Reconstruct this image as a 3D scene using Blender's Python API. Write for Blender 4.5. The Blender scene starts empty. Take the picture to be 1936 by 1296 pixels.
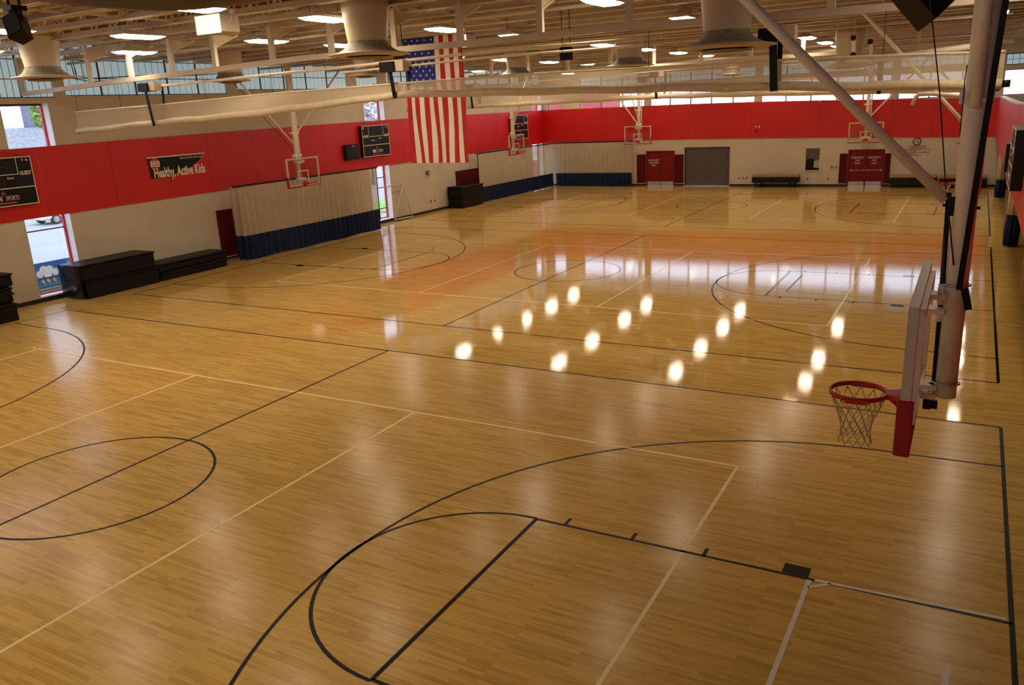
import bpy, bmesh, math, random
from mathutils import Vector, Matrix
random.seed(7)
R = math.radians
D = bpy.data
SC = bpy.context.scene
COL = SC.collection

# ------------------------------------------------------------------ camera, world, exposure
cam_data = D.cameras.new('camera')
cam_data.sensor_fit = 'HORIZONTAL'
cam_data.sensor_width = 36.0
cam_data.lens = 1524.77 / 1936 * 36.0
cam_data.clip_end = 300
cam = D.objects.new('camera', cam_data)
COL.objects.link(cam)
F_ = Vector((-0.47775267, 0.8328661, -0.27943953))
R_ = Vector((0.8732582, 0.48491686, -0.04770486))
U_ = Vector((-0.09577318, 0.26681399, 0.95897747))
cam.matrix_world = Matrix(((R_.x, U_.x, -F_.x, 12.156), (R_.y, U_.y, -F_.y, -7.1625), (R_.z, U_.z, -F_.z, 5.6077), (0, 0, 0, 1)))
SC.camera = cam

world = D.worlds.new('overcast_sky')
SC.world = world
world.use_nodes = True
bg = world.node_tree.nodes['Background']
bg.inputs[0].default_value = (0.80, 0.86, 1.0, 1)
bg.inputs[1].default_value = 1.5

LAMP_STRENGTH = 18.5
SC.view_settings.view_transform = 'Standard'
SC.view_settings.look = 'None'
SC.view_settings.exposure = 0.98
SC.view_settings.gamma = 1.0
SC.view_settings.use_curve_mapping = False
SC.cycles.use_denoising = True
SC.cycles.max_bounces = 8
SC.cycles.diffuse_bounces = 4
SC.cycles.glossy_bounces = 4
SC.cycles.transparent_max_bounces = 16
SC.cycles.caustics_reflective = False
SC.cycles.caustics_refractive = False

# ------------------------------------------------------------------ materials
MATS = {}


def mat(name, col, rough=0.6, metal=0.0, var=0.10, scale=3.0, bump=0.0, spec=0.5, emit=None, estr=0.0, coat=0.0):
    if name in MATS:
        return MATS[name]
    m = D.materials.new(name)
    m.use_nodes = True
    nt = m.node_tree
    b = nt.nodes['Principled BSDF']
    b.inputs['Roughness'].default_value = rough
    b.inputs['Metallic'].default_value = metal
    b.inputs['Specular IOR Level'].default_value = spec
    b.inputs['Coat Weight'].default_value = coat
    tc = nt.nodes.new('ShaderNodeTexCoord')
    nz = nt.nodes.new('ShaderNodeTexNoise')
    nz.inputs['Scale'].default_value = scale
    nz.inputs['Detail'].default_value = 4
    nt.links.new(tc.outputs['Object'], nz.inputs['Vector'])
    rp = nt.nodes.new('ShaderNodeValToRGB')
    rp.color_ramp.elements[0].position = 0.3
    rp.color_ramp.elements[1].position = 0.7
    rp.color_ramp.elements[0].color = tuple(c * (1 - var) for c in col) + (1,)
    rp.color_ramp.elements[1].color = tuple(min(1, c * (1 + var)) for c in col) + (1,)
    nt.links.new(nz.outputs['Fac'], rp.inputs['Fac'])
    nt.links.new(rp.outputs['Color'], b.inputs['Base Color'])
    if bump:
        bp = nt.nodes.new('ShaderNodeBump')
        bp.inputs['Strength'].default_value = bump
        bp.inputs['Distance'].default_value = 0.02
        nt.links.new(nz.outputs['Fac'], bp.inputs['Height'])
        nt.links.new(bp.outputs['Normal'], b.inputs['Normal'])
    if emit:
        b.inputs['Emission Color'].default_value = emit + (1,)
        b.inputs['Emission Strength'].default_value = estr
    MATS[name] = m
    return m


def see_through(name, col, alpha, rough=0.5, tl=0.3, scale=30):
    """a thin woven or glassy sheet: part of the light goes straight through"""
    m = D.materials.new(name)
    m.use_nodes = True
    nt = m.node_tree
    out = nt.nodes['Material Output']
    nt.nodes.remove(nt.nodes['Principled BSDF'])
    d = nt.nodes.new('ShaderNodeBsdfDiffuse')
    t = nt.nodes.new('ShaderNodeBsdfTranslucent')
    tr = nt.nodes.new('ShaderNodeBsdfTransparent')
    nz = nt.nodes.new('ShaderNodeTexNoise')
    nz.inputs['Scale'].default_value = 2.0
    tc = nt.nodes.new('ShaderNodeTexCoord')
    nt.links.new(tc.outputs['Object'], nz.inputs['Vector'])
    rp = nt.nodes.new('ShaderNodeValToRGB')
    rp.color_ramp.elements[0].color = tuple(c * 0.9 for c in col) + (1,)
    rp.color_ramp.elements[1].color = tuple(min(1, c * 1.08) for c in col) + (1,)
    nt.links.new(nz.outputs['Fac'], rp.inputs['Fac'])
    nt.links.new(rp.outputs['Color'], d.inputs['Color'])
    nt.links.new(rp.outputs['Color'], t.inputs['Color'])
    m1 = nt.nodes.new('ShaderNodeMixShader')
    m1.inputs[0].default_value = tl
    nt.links.new(d.outputs[0], m1.inputs[1])
    nt.links.new(t.outputs[0], m1.inputs[2])
    m2 = nt.nodes.new('ShaderNodeMixShader')
    m2.inputs[0].default_value = alpha
    nt.links.new(m1.outputs[0], m2.inputs[1])
    nt.links.new(tr.outputs[0], m2.inputs[2])
    nt.links.new(m2.outputs[0], out.inputs['Surface'])
    MATS[name] = m
    return m


def glass(name, tint=(0.95, 0.97, 1.0), gloss=0.06):
    m = D.materials.new(name)
    m.use_nodes = True
    nt = m.node_tree
    out = nt.nodes['Material Output']
    nt.nodes.remove(nt.nodes['Principled BSDF'])
    tr = nt.nodes.new('ShaderNodeBsdfTransparent')
    tr.inputs[0].default_value = tint + (1,)
    gl = nt.nodes.new('ShaderNodeBsdfGlossy')
    gl.inputs['Roughness'].default_value = 0.02
    mx = nt.nodes.new('ShaderNodeMixShader')
    mx.inputs[0].default_value = gloss
    nt.links.new(tr.outputs[0], mx.inputs[1])
    nt.links.new(gl.outputs[0], mx.inputs[2])
    nt.links.new(mx.outputs[0], out.inputs['Surface'])
    MATS[name] = m
    return m


def wood_floor():
    m = D.materials.new('maple_strip_floor')
    m.use_nodes = True
    nt = m.node_tree
    L = nt.links.new
    N = nt.nodes.new
    b = nt.nodes['Principled BSDF']
    tc = N('ShaderNodeTexCoord')
    br = N('ShaderNodeTexBrick')          # maple strips 57 mm wide laid along the courts
    br.offset = 0.37
    br.offset_frequency = 3
    br.inputs['Color1'].default_value = (0, 0, 0, 1)
    br.inputs['Color2'].default_value = (1, 1, 1, 1)
    br.inputs['Mortar'].default_value = (0.0, 0.0, 0.0, 1)
    br.inputs['Scale'].default_value = 1.0
    br.inputs['Mortar Size'].default_value = 0.0012
    br.inputs['Brick Width'].default_value = 0.75
    br.inputs['Row Height'].default_value = 0.057
    br.inputs['Bias'].default_value = 0.0
    L(tc.outputs['Object'], br.inputs['Vector'])
    mp = N('ShaderNodeMapping')
    mp.inputs['Scale'].default_value = (0.9, 16.0, 1.0)
    L(tc.outputs['Object'], mp.inputs['Vector'])
    nz = N('ShaderNodeTexNoise')
    nz.inputs['Scale'].default_value = 1.6
    nz.inputs['Detail'].default_value = 6
    nz.inputs['Roughness'].default_value = 0.65
    L(mp.outputs['Vector'], nz.inputs['Vector'])
    big = N('ShaderNodeTexNoise')
    big.inputs['Scale'].default_value = 0.22
    big.inputs['Detail'].default_value = 2
    L(tc.outputs['Object'], big.inputs['Vector'])
    ma = N('ShaderNodeMath'); ma.operation = 'MULTIPLY_ADD'
    ma.inputs[1].default_value = 0.19
    L(br.outputs['Color'], ma.inputs[0])
    mb = N('ShaderNodeMath'); mb.operation = 'MULTIPLY'
    mb.inputs[1].default_value = 0.55
    L(nz.outputs['Fac'], mb.inputs[0])
    L(mb.outputs[0], ma.inputs[2])
    rp = N('ShaderNodeValToRGB')
    e = rp.color_ramp.elements
    e[0].position = 0.12; e[0].color = (0.39, 0.215, 0.050, 1)
    e[1].position = 0.70; e[1].color = (0.81, 0.555, 0.170, 1)
    e2 = rp.color_ramp.elements.new(0.40); e2.color = (0.67, 0.425, 0.112, 1)
    L(ma.outputs[0], rp.inputs['Fac'])
    mx = N('ShaderNodeMixRGB'); mx.blend_type = 'MULTIPLY'
    mx.inputs[0].default_value = 0.35
    L(rp.outputs['Color'], mx.inputs[1])
    L(big.outputs['Color'], mx.inputs[2])
    hs = N('ShaderNodeHueSaturation')
    L(rp.outputs['Color'], hs.inputs['Color'])
    mrv = N('ShaderNodeMapRange')
    mrv.inputs[1].default_value = 0.3; mrv.inputs[2].default_value = 0.7
    mrv.inputs[3].default_value = 0.90; mrv.inputs[4].default_value = 1.08
    L(big.outputs['Fac'], mrv.inputs[0])
    L(mrv.outputs[0], hs.inputs['Value'])
    L(hs.outputs['Color'], b.inputs['Base Color'])
    rr = N('ShaderNodeMapRange')
    rr.inputs[3].default_value = 0.025; rr.inputs[4].default_value = 0.055
    L(nz.outputs['Fac'], rr.inputs[0])
    # the near court has an older, satin finish; beyond its far sideline the varnish is fresh and glossy
    sp = N('ShaderNodeSeparateXYZ')
    L(tc.outputs['Object'], sp.inputs[0])
    gt = N('ShaderNodeMath'); gt.operation = 'LESS_THAN'
    gt.inputs[1].default_value = 7.9
    L(sp.outputs['Y'], gt.inputs[0])
    mr = N('ShaderNodeMath'); mr.operation = 'MULTIPLY_ADD'
    mr.inputs[1].default_value = 0.16
    L(gt.outputs[0], mr.inputs[0]); L(rr.outputs[0], mr.inputs[2])
    L(mr.outputs[0], b.inputs['Roughness'])
    b.inputs['IOR'].default_value = 1.5
    sl = N('ShaderNodeMath'); sl.operation = 'MULTIPLY_ADD'
    sl.inputs[1].default_value = -0.23; sl.inputs[2].default_value = 0.35
    L(gt.outputs[0], sl.inputs[0])
    L(sl.outputs[0], b.inputs['Specular IOR Level'])
    bp = N('ShaderNodeBump')
    bp.inputs['Strength'].default_value = 0.06
    bp.inputs['Distance'].default_value = 0.01
    L(ma.outputs[0], bp.inputs['Height'])
    L(bp.outputs['Normal'], b.inputs['Normal'])
    MATS['floor'] = m
    return m


def floor_paint(name, col):
    m = mat(name, col, 0.1, var=0.08, spec=0.10)
    nt = m.node_tree
    b = nt.nodes['Principled BSDF']
    tc = nt.nodes.new('ShaderNodeTexCoord')
    sp = nt.nodes.new('ShaderNodeSeparateXYZ')
    nt.links.new(tc.outputs['Object'], sp.inputs[0])
    gt = nt.nodes.new('ShaderNodeMath'); gt.operation = 'LESS_THAN'
    gt.inputs[1].default_value = 7.9
    nt.links.new(sp.outputs['Y'], gt.inputs[0])
    mr = nt.nodes.new('ShaderNodeMath'); mr.operation = 'MULTIPLY_ADD'
    mr.inputs[1].default_value = 0.30; mr.inputs[2].default_value = 0.09
    nt.links.new(gt.outputs[0], mr.inputs[0])
    nt.links.new(mr.outputs[0], b.inputs['Roughness'])
    return m


def block_wall(name, col):
    """painted concrete block: faint recessed joints"""
    m = mat(name, col, 0.7, var=0.05, scale=1.2)
    nt = m.node_tree
    b = nt.nodes['Principled BSDF']
    tc = nt.nodes.new('ShaderNodeTexCoord')
    sx = nt.nodes.new('ShaderNodeSeparateXYZ')
    nt.links.new(tc.outputs['Object'], sx.inputs[0])
    ad = nt.nodes.new('ShaderNodeMath'); ad.operation = 'ADD'
    nt.links.new(sx.outputs['X'], ad.inputs[0]); nt.links.new(sx.outputs['Y'], ad.inputs[1])
    cb = nt.nodes.new('ShaderNodeCombineXYZ')
    nt.links.new(ad.outputs[0], cb.inputs['X']); nt.links.new(sx.outputs['Z'], cb.inputs['Y'])
    br = nt.nodes.new('ShaderNodeTexBrick')
    br.inputs['Scale'].default_value = 1.0
    br.inputs['Brick Width'].default_value = 0.4
    br.inputs['Row Height'].default_value = 0.2
    br.inputs['Mortar Size'].default_value = 0.006
    nt.links.new(cb.outputs[0], br.inputs['Vector'])
    bp = nt.nodes.new('ShaderNodeBump')
    bp.inputs['Strength'].default_value = 0.25
    bp.inputs['Distance'].default_value = 0.01
    bp.invert = True
    nt.links.new(br.outputs['Fac'], bp.inputs['Height'])
    nt.links.new(bp.outputs['Normal'], b.inputs['Normal'])
    return m


M_floor = wood_floor()
M_wall = block_wall('cream_block_wall', (0.54, 0.475, 0.375))
M_red = mat('red_wall_panel', (0.56, 0.0055, 0.0055), 0.42, var=0.06, scale=0.8)
M_darkred = mat('dark_red_pad', (0.085, 0.0025, 0.004), 0.55, spec=0.15)
M_doorred = mat('red_door_paint', (0.17, 0.004, 0.005), 0.5, spec=0.25)
M_redframe = mat('red_window_frame', (0.55, 0.03, 0.03), 0.4)
M_maroon = mat('maroon_mullion', (0.10, 0.012, 0.015), 0.5)
M_black = mat('black_vinyl', (0.0045, 0.0045, 0.005), 0.45, bump=0.2, scale=5, spec=0.22)
M_blackm = mat('black_metal', (0.005, 0.005, 0.0055), 0.45, spec=0.25)
M_base = mat('black_rubber_base', (0.012, 0.011, 0.011), 0.5)
M_steel = mat('cream_painted_steel', (0.68, 0.57, 0.41), 0.5, var=0.08)
M_deck = mat('roof_deck_paint', (0.31, 0.23, 0.13), 0.7, var=0.10, scale=1.0)
M_beam = mat('cream_rail_paint', (0.62, 0.53, 0.40), 0.5, var=0.06)
M_pole = mat('off_white_pole_paint', (0.85, 0.76, 0.62), 0.45, var=0.08, scale=6)
M_duct = mat('galvanised_duct_paint', (0.55, 0.45, 0.32), 0.5, var=0.10, scale=2)
M_dust = mat('dusty_grey_cone', (0.26, 0.23, 0.18), 0.8, var=0.3, scale=9)
M_line = floor_paint('black_floor_paint', (0.008, 0.006, 0.008))
M_yline = floor_paint('cream_floor_paint', (0.92, 0.76, 0.42))
M_tape = mat('white_floor_tape', (0.72, 0.66, 0.56), 0.5, var=0.05)
M_gline = mat('green_floor_tape', (0.02, 0.13, 0.07), 0.3)
M_white = mat('white_paint', (0.55, 0.49, 0.42), 0.4, var=0.05)
M_metal = mat('brushed_metal', (0.5, 0.5, 0.48), 0.35, metal=0.8)
M_rim = mat('red_orange_rim', (0.48, 0.016, 0.010), 0.35)
M_pad = mat('red_edge_padding', (0.33, 0.008, 0.008), 0.5)
M_net = mat('white_net_cord', (0.50, 0.42, 0.32), 0.8)
M_navy = mat('navy_vinyl_hem', (0.004, 0.013, 0.055), 0.55, var=0.15, spec=0.2)
M_grey = mat('grey_rolling_door', (0.105, 0.093, 0.085), 0.7, var=0.05, spec=0.1)
M_woodtop = mat('tan_wood_top', (0.33, 0.20, 0.07), 0.45, var=0.15, scale=4)
M_conc = mat('grey_track_floor', (0.20, 0.18, 0.17), 0.7)
M_frost = mat('white_window_sill', (0.82, 0.83, 0.86), 0.5, var=0.04)
M_flagr = mat('flag_red_cloth', (0.48, 0.012, 0.012), 0.75)
M_flagw = mat('flag_white_cloth', (0.82, 0.77, 0.68), 0.75, var=0.05)
M_flagb = mat('flag_blue_cloth', (0.010, 0.024, 0.26), 0.75)
M_led = mat('unlit_digit_red', (0.035, 0.006, 0.005), 0.4)
M_text = mat('white_lettering', (0.72, 0.66, 0.56), 0.5, var=0.03)
M_textr = mat('red_lettering', (0.45, 0.03, 0.03), 0.5, var=0.03)
M_textb = mat('brown_lettering', (0.10, 0.03, 0.015), 0.6, var=0.03)
M_lamp = mat('lit_lamp_lens', (0.9, 0.9, 0.9), 0.5, var=0.0, emit=(1.0, 0.82, 0.58), estr=LAMP_STRENGTH)
M_kal = mat('lit_translucent_panel', (0.45, 0.55, 0.58), 0.5, var=0.03, emit=(0.50, 0.72, 0.80), estr=0.20)
M_kalbar = mat('grey_panel_grid', (0.04, 0.05, 0.055), 0.6)
M_glass = glass('clear_glass')
M_board = glass('backboard_glass', (0.94, 0.95, 0.94), 0.05)
M_mesh = see_through('cream_mesh_vinyl', (0.72, 0.62, 0.46), 0.30, tl=0.45)
M_roll = mat('cream_vinyl_roll', (0.70, 0.60, 0.43), 0.5, bump=0.5, scale=6)
M_drape = see_through('cream_drape_mesh', (0.62, 0.54, 0.41), 0.24, tl=0.3)
M_asph = mat('parking_asphalt', (0.36, 0.38, 0.41), 0.9, var=0.05, scale=0.4)
M_grass = mat('lawn_grass', (0.22, 0.42, 0.12), 0.9, var=0.3, scale=3)
M_ext1 = mat('white_siding', (0.80, 0.82, 0.82), 0.8)
M_ext2 = mat('grey_blue_siding', (0.20, 0.23, 0.30), 0.8)
M_roof = mat('grey_shingle', (0.30, 0.33, 0.36), 0.9, var=0.25, scale=4)
M_leaf = mat('tree_leaves', (0.20, 0.32, 0.06), 0.8, var=0.4, scale=3)
M_bark = mat('tree_bark', (0.14, 0.10, 0.08), 0.9)
M_blue = mat('mural_blue', (0.03, 0.14, 0.42), 0.6)
M_teal = mat('mural_teal', (0.10, 0.25, 0.30), 0.6)
M_yel = mat('mural_yellow', (0.65, 0.55, 0.10), 0.6)
M_carw = mat('white_car_paint', (0.8, 0.8, 0.82), 0.25)
M_tyre = mat('dark_tyre', (0.03, 0.03, 0.035), 0.8)
M_sign = mat('green_street_sign', (0.05, 0.42, 0.36), 0.5)

# ------------------------------------------------------------------ mesh helpers
ORG = {}


class MB:
    def __init__(s):
        s.v = []; s.f = []; s.sm = []

    def add(s, vs, fs, smooth=False):
        o = len(s.v)
        s.v += [tuple(p) for p in vs]
        for f in fs:
            s.f.append(tuple(i + o for i in f)); s.sm.append(smooth)
        return s

    def box(s, a, b):
        x0, y0, z0 = (min(a[i], b[i]) for i in range(3)); x1, y1, z1 = (max(a[i], b[i]) for i in range(3))
        vs = [(x0, y0, z0), (x1, y0, z0), (x1, y1, z0), (x0, y1, z0), (x0, y0, z1), (x1, y0, z1), (x1, y1, z1), (x0, y1, z1)]
        return s.add(vs, [(0, 3, 2, 1), (4, 5, 6, 7), (0, 1, 5, 4), (1, 2, 6, 5), (2, 3, 7, 6), (3, 0, 4, 7)])

    def bbox(s, a, b, c=0.02):
        """box with chamfered vertical and top edges"""
        x0, y0, z0 = a; x1, y1, z1 = b
        ring = lambda i, z: [(x0 + i, y0 + i + c, z), (x0 + i + c, y0 + i, z), (x1 - i - c, y0 + i, z), (x1 - i, y0 + i + c, z), (x1 - i, y1 - i - c, z), (x1 - i - c, y1 - i, z), (x0 + i + c, y1 - i, z), (x0 + i, y1 - i - c, z)]
        vs = ring(0, z0 + c) + ring(0, z1 - c) + ring(c, z1) + ring(c, z0)
        fs = []
        for k in range(8):
            n = (k + 1) % 8
            fs += [(k, n, 8 + n, 8 + k), (8 + k, 8 + n, 16 + n, 16 + k), (24 + k, 24 + n, n, k)]
        fs += [tuple(range(16, 24)), tuple(range(31, 23, -1))]
        return s.add(vs, fs)

    def beam(s, p, q, w, h, up=(0, 0, 1)):
        p, q = Vector(p), Vector(q)
        d = (q - p).normalized()
        up = Vector(up)
        if abs(d.dot(up)) > 0.98:
            up = Vector((0, 1, 0))
        r = d.cross(up).normalized() * w / 2
        u = r.cross(d).normalized() * h / 2
        vs = [p - r - u, p + r - u, p + r + u, p - r + u, q - r - u, q + r - u, q + r + u, q - r + u]
        return s.add(vs, [(0, 1, 2, 3), (4, 7, 6, 5), (0, 4, 5, 1), (1, 5, 6, 2), (2, 6, 7, 3), (3, 7, 4, 0)])

    def tube(s, pts, r, n=10, caps=True, closed=False):
        pts = [Vector(p) for p in pts]
        rs = r if isinstance(r, (list, tuple)) else [r] * len(pts)
        N = len(pts)
        up = None
        vs = []; fs = []
        for i, p in enumerate(pts):
            if closed:
                d = pts[(i + 1) % N] - pts[i - 1]
            else:
                d = pts[min(i + 1, N - 1)] - pts[max(i - 1, 0)]
            d.normalize()
            if up is None:
                a = Vector((0, 0, 1)) if abs(d.z) < 0.9 else Vector((1, 0, 0))
                up = (a - d * a.dot(d)).normalized()
            else:
                up = (up - d * up.dot(d)).normalized()
            sd = d.cross(up)
            for k in range(n):
                t = 2 * math.pi * k / n
                vs.append(p + (up * math.cos(t) + sd * math.sin(t)) * rs[i])
        M = N if closed else N - 1
        for i in range(M):
            j = (i + 1) % N
            for k in range(n):
                l = (k + 1) % n
                fs.append((i * n + k, j * n + k, j * n + l, i * n + l))
        s.add(vs, fs, True)
        if caps and not closed:
            o = len(s.v) - len(vs)
            s.f.append(tuple(o + k for k in range(n))); s.sm.append(False)
            s.f.append(tuple(o + (N - 1) * n + k for k in range(n - 1, -1, -1))); s.sm.append(False)
        return s

    def lathe(s, prof, c=(0, 0, 0), n=28, smooth=True, capb=False, capt=False):
        vs = []; fs = []
        for r, z in prof:
            for k in range(n):
                t = 2 * math.pi * k / n
                vs.append((c[0] + r * math.cos(t), c[1] + r * math.sin(t), c[2] + z))
        for i in range(len(prof) - 1):
            for k in range(n):
                l = (k + 1) % n
                fs.append((i * n + k, i * n + l, (i + 1) * n + l, (i + 1) * n + k))
        s.add(vs, fs, smooth)
        o = len(s.v) - len(vs)
        if capb:
            s.f.append(tuple(o + k for k in range(n - 1, -1, -1))); s.sm.append(False)
        if capt:
            s.f.append(tuple(o + (len(prof) - 1) * n + k for k in range(n))); s.sm.append(False)
        return s

    def prism(s, poly, d):
        n = len(poly)
        d = Vector(d)
        vs = [Vector(p) for p in poly] + [Vector(p) + d for p in poly]
        fs = [tuple(range(n - 1, -1, -1)), tuple(range(n, 2 * n))] + [(i, (i + 1) % n, n + (i + 1) % n, n + i) for i in range(n)]
        return s.add(vs, fs)

    def build(s, name, m, parent=None, label=None, local=False, stuff=False):
        o3 = Vector((0, 0, 0)) if (local or parent is None) else ORG.get(parent.name, Vector((0, 0, 0)))
        me = D.meshes.new(name)
        me.from_pydata([tuple(Vector(p) - o3) for p in s.v], [], s.f)
        me.polygons.foreach_set('use_smooth', s.sm)
        me.update()
        me.materials.append(m)
        return link(name, me, parent, label, stuff)


def link(name, me, parent=None, label=None, stuff=False):
    o = D.objects.new(name, me)
    COL.objects.link(o)
    if parent is not None:
        o.parent = parent
        ORG[o.name] = ORG.get(parent.name, Vector((0, 0, 0)))
    if label:
        o['label'] = label
    if stuff:
        o['kind'] = 'stuff'
    return o


def thing(name, label, cat, loc=(0, 0, 0), rotz=0.0, group=None):
    o = D.objects.new(name, None)
    COL.objects.link(o)
    o.empty_display_size = 0.1
    o.location = loc
    o.rotation_euler = (0, 0, rotz)
    o['label'] = label; o['category'] = cat
    if group:
        o['group'] = group
    ORG[o.name] = Vector(loc)
    return o


def struct(o, label=None, cat=None):
    o['kind'] = 'structure'
    if label:
        o['label'] = label
    if cat:
        o['category'] = cat
    return o


def struct_empty(name, loc=(0, 0, 0), label=None, cat=None):
    o = D.objects.new(name, None)
    COL.objects.link(o)
    o.location = loc
    ORG[o.name] = Vector(loc)
    return struct(o, label, cat)


def copy_tree(o, parent=None):
    c = o.copy()
    COL.objects.link(c)
    if parent is not None:
        c.parent = parent
    for ch in list(o.children):
        copy_tree(ch, c)
    ORG[c.name] = ORG.get(o.name, Vector((0, 0, 0)))
    return c


TEXT_CACHE = {}


def text_mesh(string, size=1.0, cx=1.0, bold=0.0, align='CENTER'):
    key = (string, size, cx, bold, align)
    if key in TEXT_CACHE:
        return TEXT_CACHE[key]
    cu = D.curves.new('lettering', 'FONT')
    cu.body = string
    cu.size = size
    cu.align_x = align
    cu.align_y = 'CENTER'
    cu.offset = bold
    cu.extrude = 0.0015
    cu.resolution_u = 3
    t = D.objects.new('lettering', cu)
    COL.objects.link(t)
    bpy.context.view_layer.update()
    dg = bpy.context.evaluated_depsgraph_get()
    me = D.meshes.new_from_object(t.evaluated_get(dg))
    D.objects.remove(t)
    D.curves.remove(cu)
    for v in me.vertices:
        v.co.x *= cx
    me.materials.clear()
    TEXT_CACHE[key] = me
    return me


def lettering(string, pos, right, up, size, m, parent, cx=1.0, bold=0.0, align='CENTER', name='lettering', fit=None):
    """flat letters lying in the plane spanned by right and up, pos in the parent's own coordinates"""
    me = text_mesh(string, size, cx, bold, align).copy()
    if fit:
        xs_ = [v.co.x for v in me.vertices]
        k_ = fit / (max(xs_) - min(xs_))
        for v in me.vertices:
            v.co.x *= k_
    me.materials.append(m)
    o = link(name, me, parent)
    r, u = Vector(right).normalized(), Vector(up).normalized()
    n = r.cross(u)
    o.matrix_local = Matrix(((r.x, u.x, n.x, pos[0]), (r.y, u.y, n.y, pos[1]), (r.z, u.z, n.z, pos[2]), (0, 0, 0, 1)))
    return o


def interp(tab, t):
    if t <= tab[0][0]:
        return tab[0][1]
    for (a, va), (b, vb) in zip(tab, tab[1:]):
        if t <= b:
            return va + (vb - va) * (t - a) / (b - a)
    return tab[-1][1]


def wall_cells(mb, axis, off0, off1, lo, hi, z0, z1, holes):
    """wall slab with rectangular openings, holes = (a0, a1, z0, z1) along the wall"""
    us = sorted({lo, hi} | {h[0] for h in holes} | {h[1] for h in holes})
    for a, b in zip(us, us[1:]):
        zs = sorted({z0, z1} | {z for h in holes if h[0] <= a and h[1] >= b for z in h[2:]})
        for c, d in zip(zs, zs[1:]):
            if any(h[0] <= a and h[1] >= b and h[2] <= c and h[3] >= d for h in holes):
                continue
            if axis == 'x':
                mb.box((off0, a, c), (off1, b, d))
            else:
                mb.box((a, off0, c), (b, off1, d))


def ordinal(i):
    return ['first', 'second', 'third', 'fourth', 'fifth', 'sixth', 'seventh', 'eighth', 'ninth', 'tenth', 'eleventh', 'twelfth'][i]


XL, YB, XR, YF = -15.1, 46.4, 13.1, -10.0
A, B = 13.0, 7.885
COURTS = (0.0, 18.214, 36.479)
ROOF = 8.55
NAVE_R = 18.5

# ------------------------------------------------------------------ floor and its markings
fl = MB().box((XL - 0.3, YF, -0.2), (NAVE_R, YB, 0.0)).build('floor', M_floor)
struct(fl)
LZ0, LZ1 = 0.0004, 0.0016


def fline(name, p, q, w=0.05, m=None, label=None):
    p = Vector((p[0], p[1], 0)); q = Vector((q[0], q[1], 0))
    d = (q - p).normalized(); s = Vector((-d.y, d.x, 0)) * w / 2
    mb = MB().prism([p + s + Vector((0, 0, LZ0)), p - s + Vector((0, 0, LZ0)), q - s + Vector((0, 0, LZ0)), q + s + Vector((0, 0, LZ0))], (0, 0, LZ1 - LZ0))
    return mb.build(name, m or M_line, fl, label)


def farc(name, c, r, a0, a1, w=0.05, n=56, m=None, z=0.0):
    mb = MB()
    pts = [R(a0 + (a1 - a0) * i / n) for i in range(n + 1)]
    vs = []
    for t in pts:
        for rr in (r - w / 2, r + w / 2):
            vs.append((c[0] + rr * math.cos(t), c[1] + rr * math.sin(t), LZ1 + z))
    mb.add(vs, [(2 * i, 2 * i + 1, 2 * i + 3, 2 * i + 2) for i in range(n)])
    return mb.build(name, m or M_line, fl)


for ci, yc in enumerate(COURTS):
    fline('baseline', (A, yc - B), (A, yc + B), 0.055)
    fline('baseline', (-A, yc - B), (-A, yc + B))
    fline('sideline', (-A, yc - B), (A, yc - B))
    fline('sideline', (-A, yc + B), (A, yc + B))
    fline('centre_line', (0, yc - B), (0, yc + B))
    farc('centre_circle', (0, yc), 1.86, 0, 360)
    for sx in (1, -1):
        bx = sx * A
        ft = sx * (A - 5.76)
        for sy in (1, -1):
            fline('lane_line', (bx, yc + sy * 1.90), (ft, yc + sy * 1.85))
            # lane blocks and ticks
            if ci != 2 or sx < 0:
                fline('lane_block', (sx * 10.9, yc + sy * 2.02), (sx * 10.59, yc + sy * 2.02), 0.22)
            else:
                fline('lane_block', (sx * 10.9, yc + sy * 1.95), (sx * 10.5, yc + sy * 1.95), 0.12)
            for tx in (9.63, 8.66, 7.68):
                fline('lane_tick', (sx * tx, yc + sy * 1.87), (sx * tx, yc + sy * 2.06))
            fline('three_point_line', (bx, yc + sy * 6.2), (sx * 11.52, yc + sy * 6.13))
        fline('free_throw_line', (ft, yc - 1.85), (ft, yc + 1.85), 0.06)
        farc('free_throw_arc', (ft, yc), 1.87, 90 if sx > 0 else -90, 270 if sx > 0 else 90, n=36)
        farc('three_point_arc', (sx * 11.52 if sx > 0 or ci else -11.42, yc), 6.13 if sx > 0 or ci else 6.17, 90 if sx > 0 else -90, 270 if sx > 0 else 90, n=72)
    vx, vy, va = 9.37, 4.66, 3.12
    vl = 9.25 if ci == 0 else 9.37
    for sy in (1, -1):
        fline('volleyball_sideline', (-vl, yc + sy * vy), (vx, yc + sy * vy), 0.05, M_yline)
    for sx in (1, -1):
        xe = vx if sx > 0 else -vl
        fline('volleyball_end_line', (xe, yc - vy), (xe, yc + vy), 0.05, M_yline)
        fline('attack_line', (sx * va, yc - vy), (sx * va, yc + vy), 0.05, M_yline)
        fline('serving_mark', (sx * (vx + 0.05) , yc + vy - 0.0), (sx * (vx + 0.2), yc + vy + 0.04), 0.04, M_yline)
fline('green_line', (7.71, 19.5), (7.69, 17.05), 0.05, M_gline, 'dark green line inside the middle lane')
fline('green_line', (7.70, 17.05), (9.9, 16.98), 0.018, M_gline, 'thin worn green line along the middle lane')
fline('green_line', (10.85, 37.3), (10.82, 34.1), 0.06, M_gline, 'green line across the far lane')
LZ0, LZ1 = 0.0017, 0.0028
fline('tape_strip', (10.98, 1.885), (12.95, 1.965), 0.05, M_tape, 'white tape over the lane line')
fline('tape_strip', (10.92, 1.86), (10.88, -0.6), 0.055, M_tape, 'long white tape strip across the lane')
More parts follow.
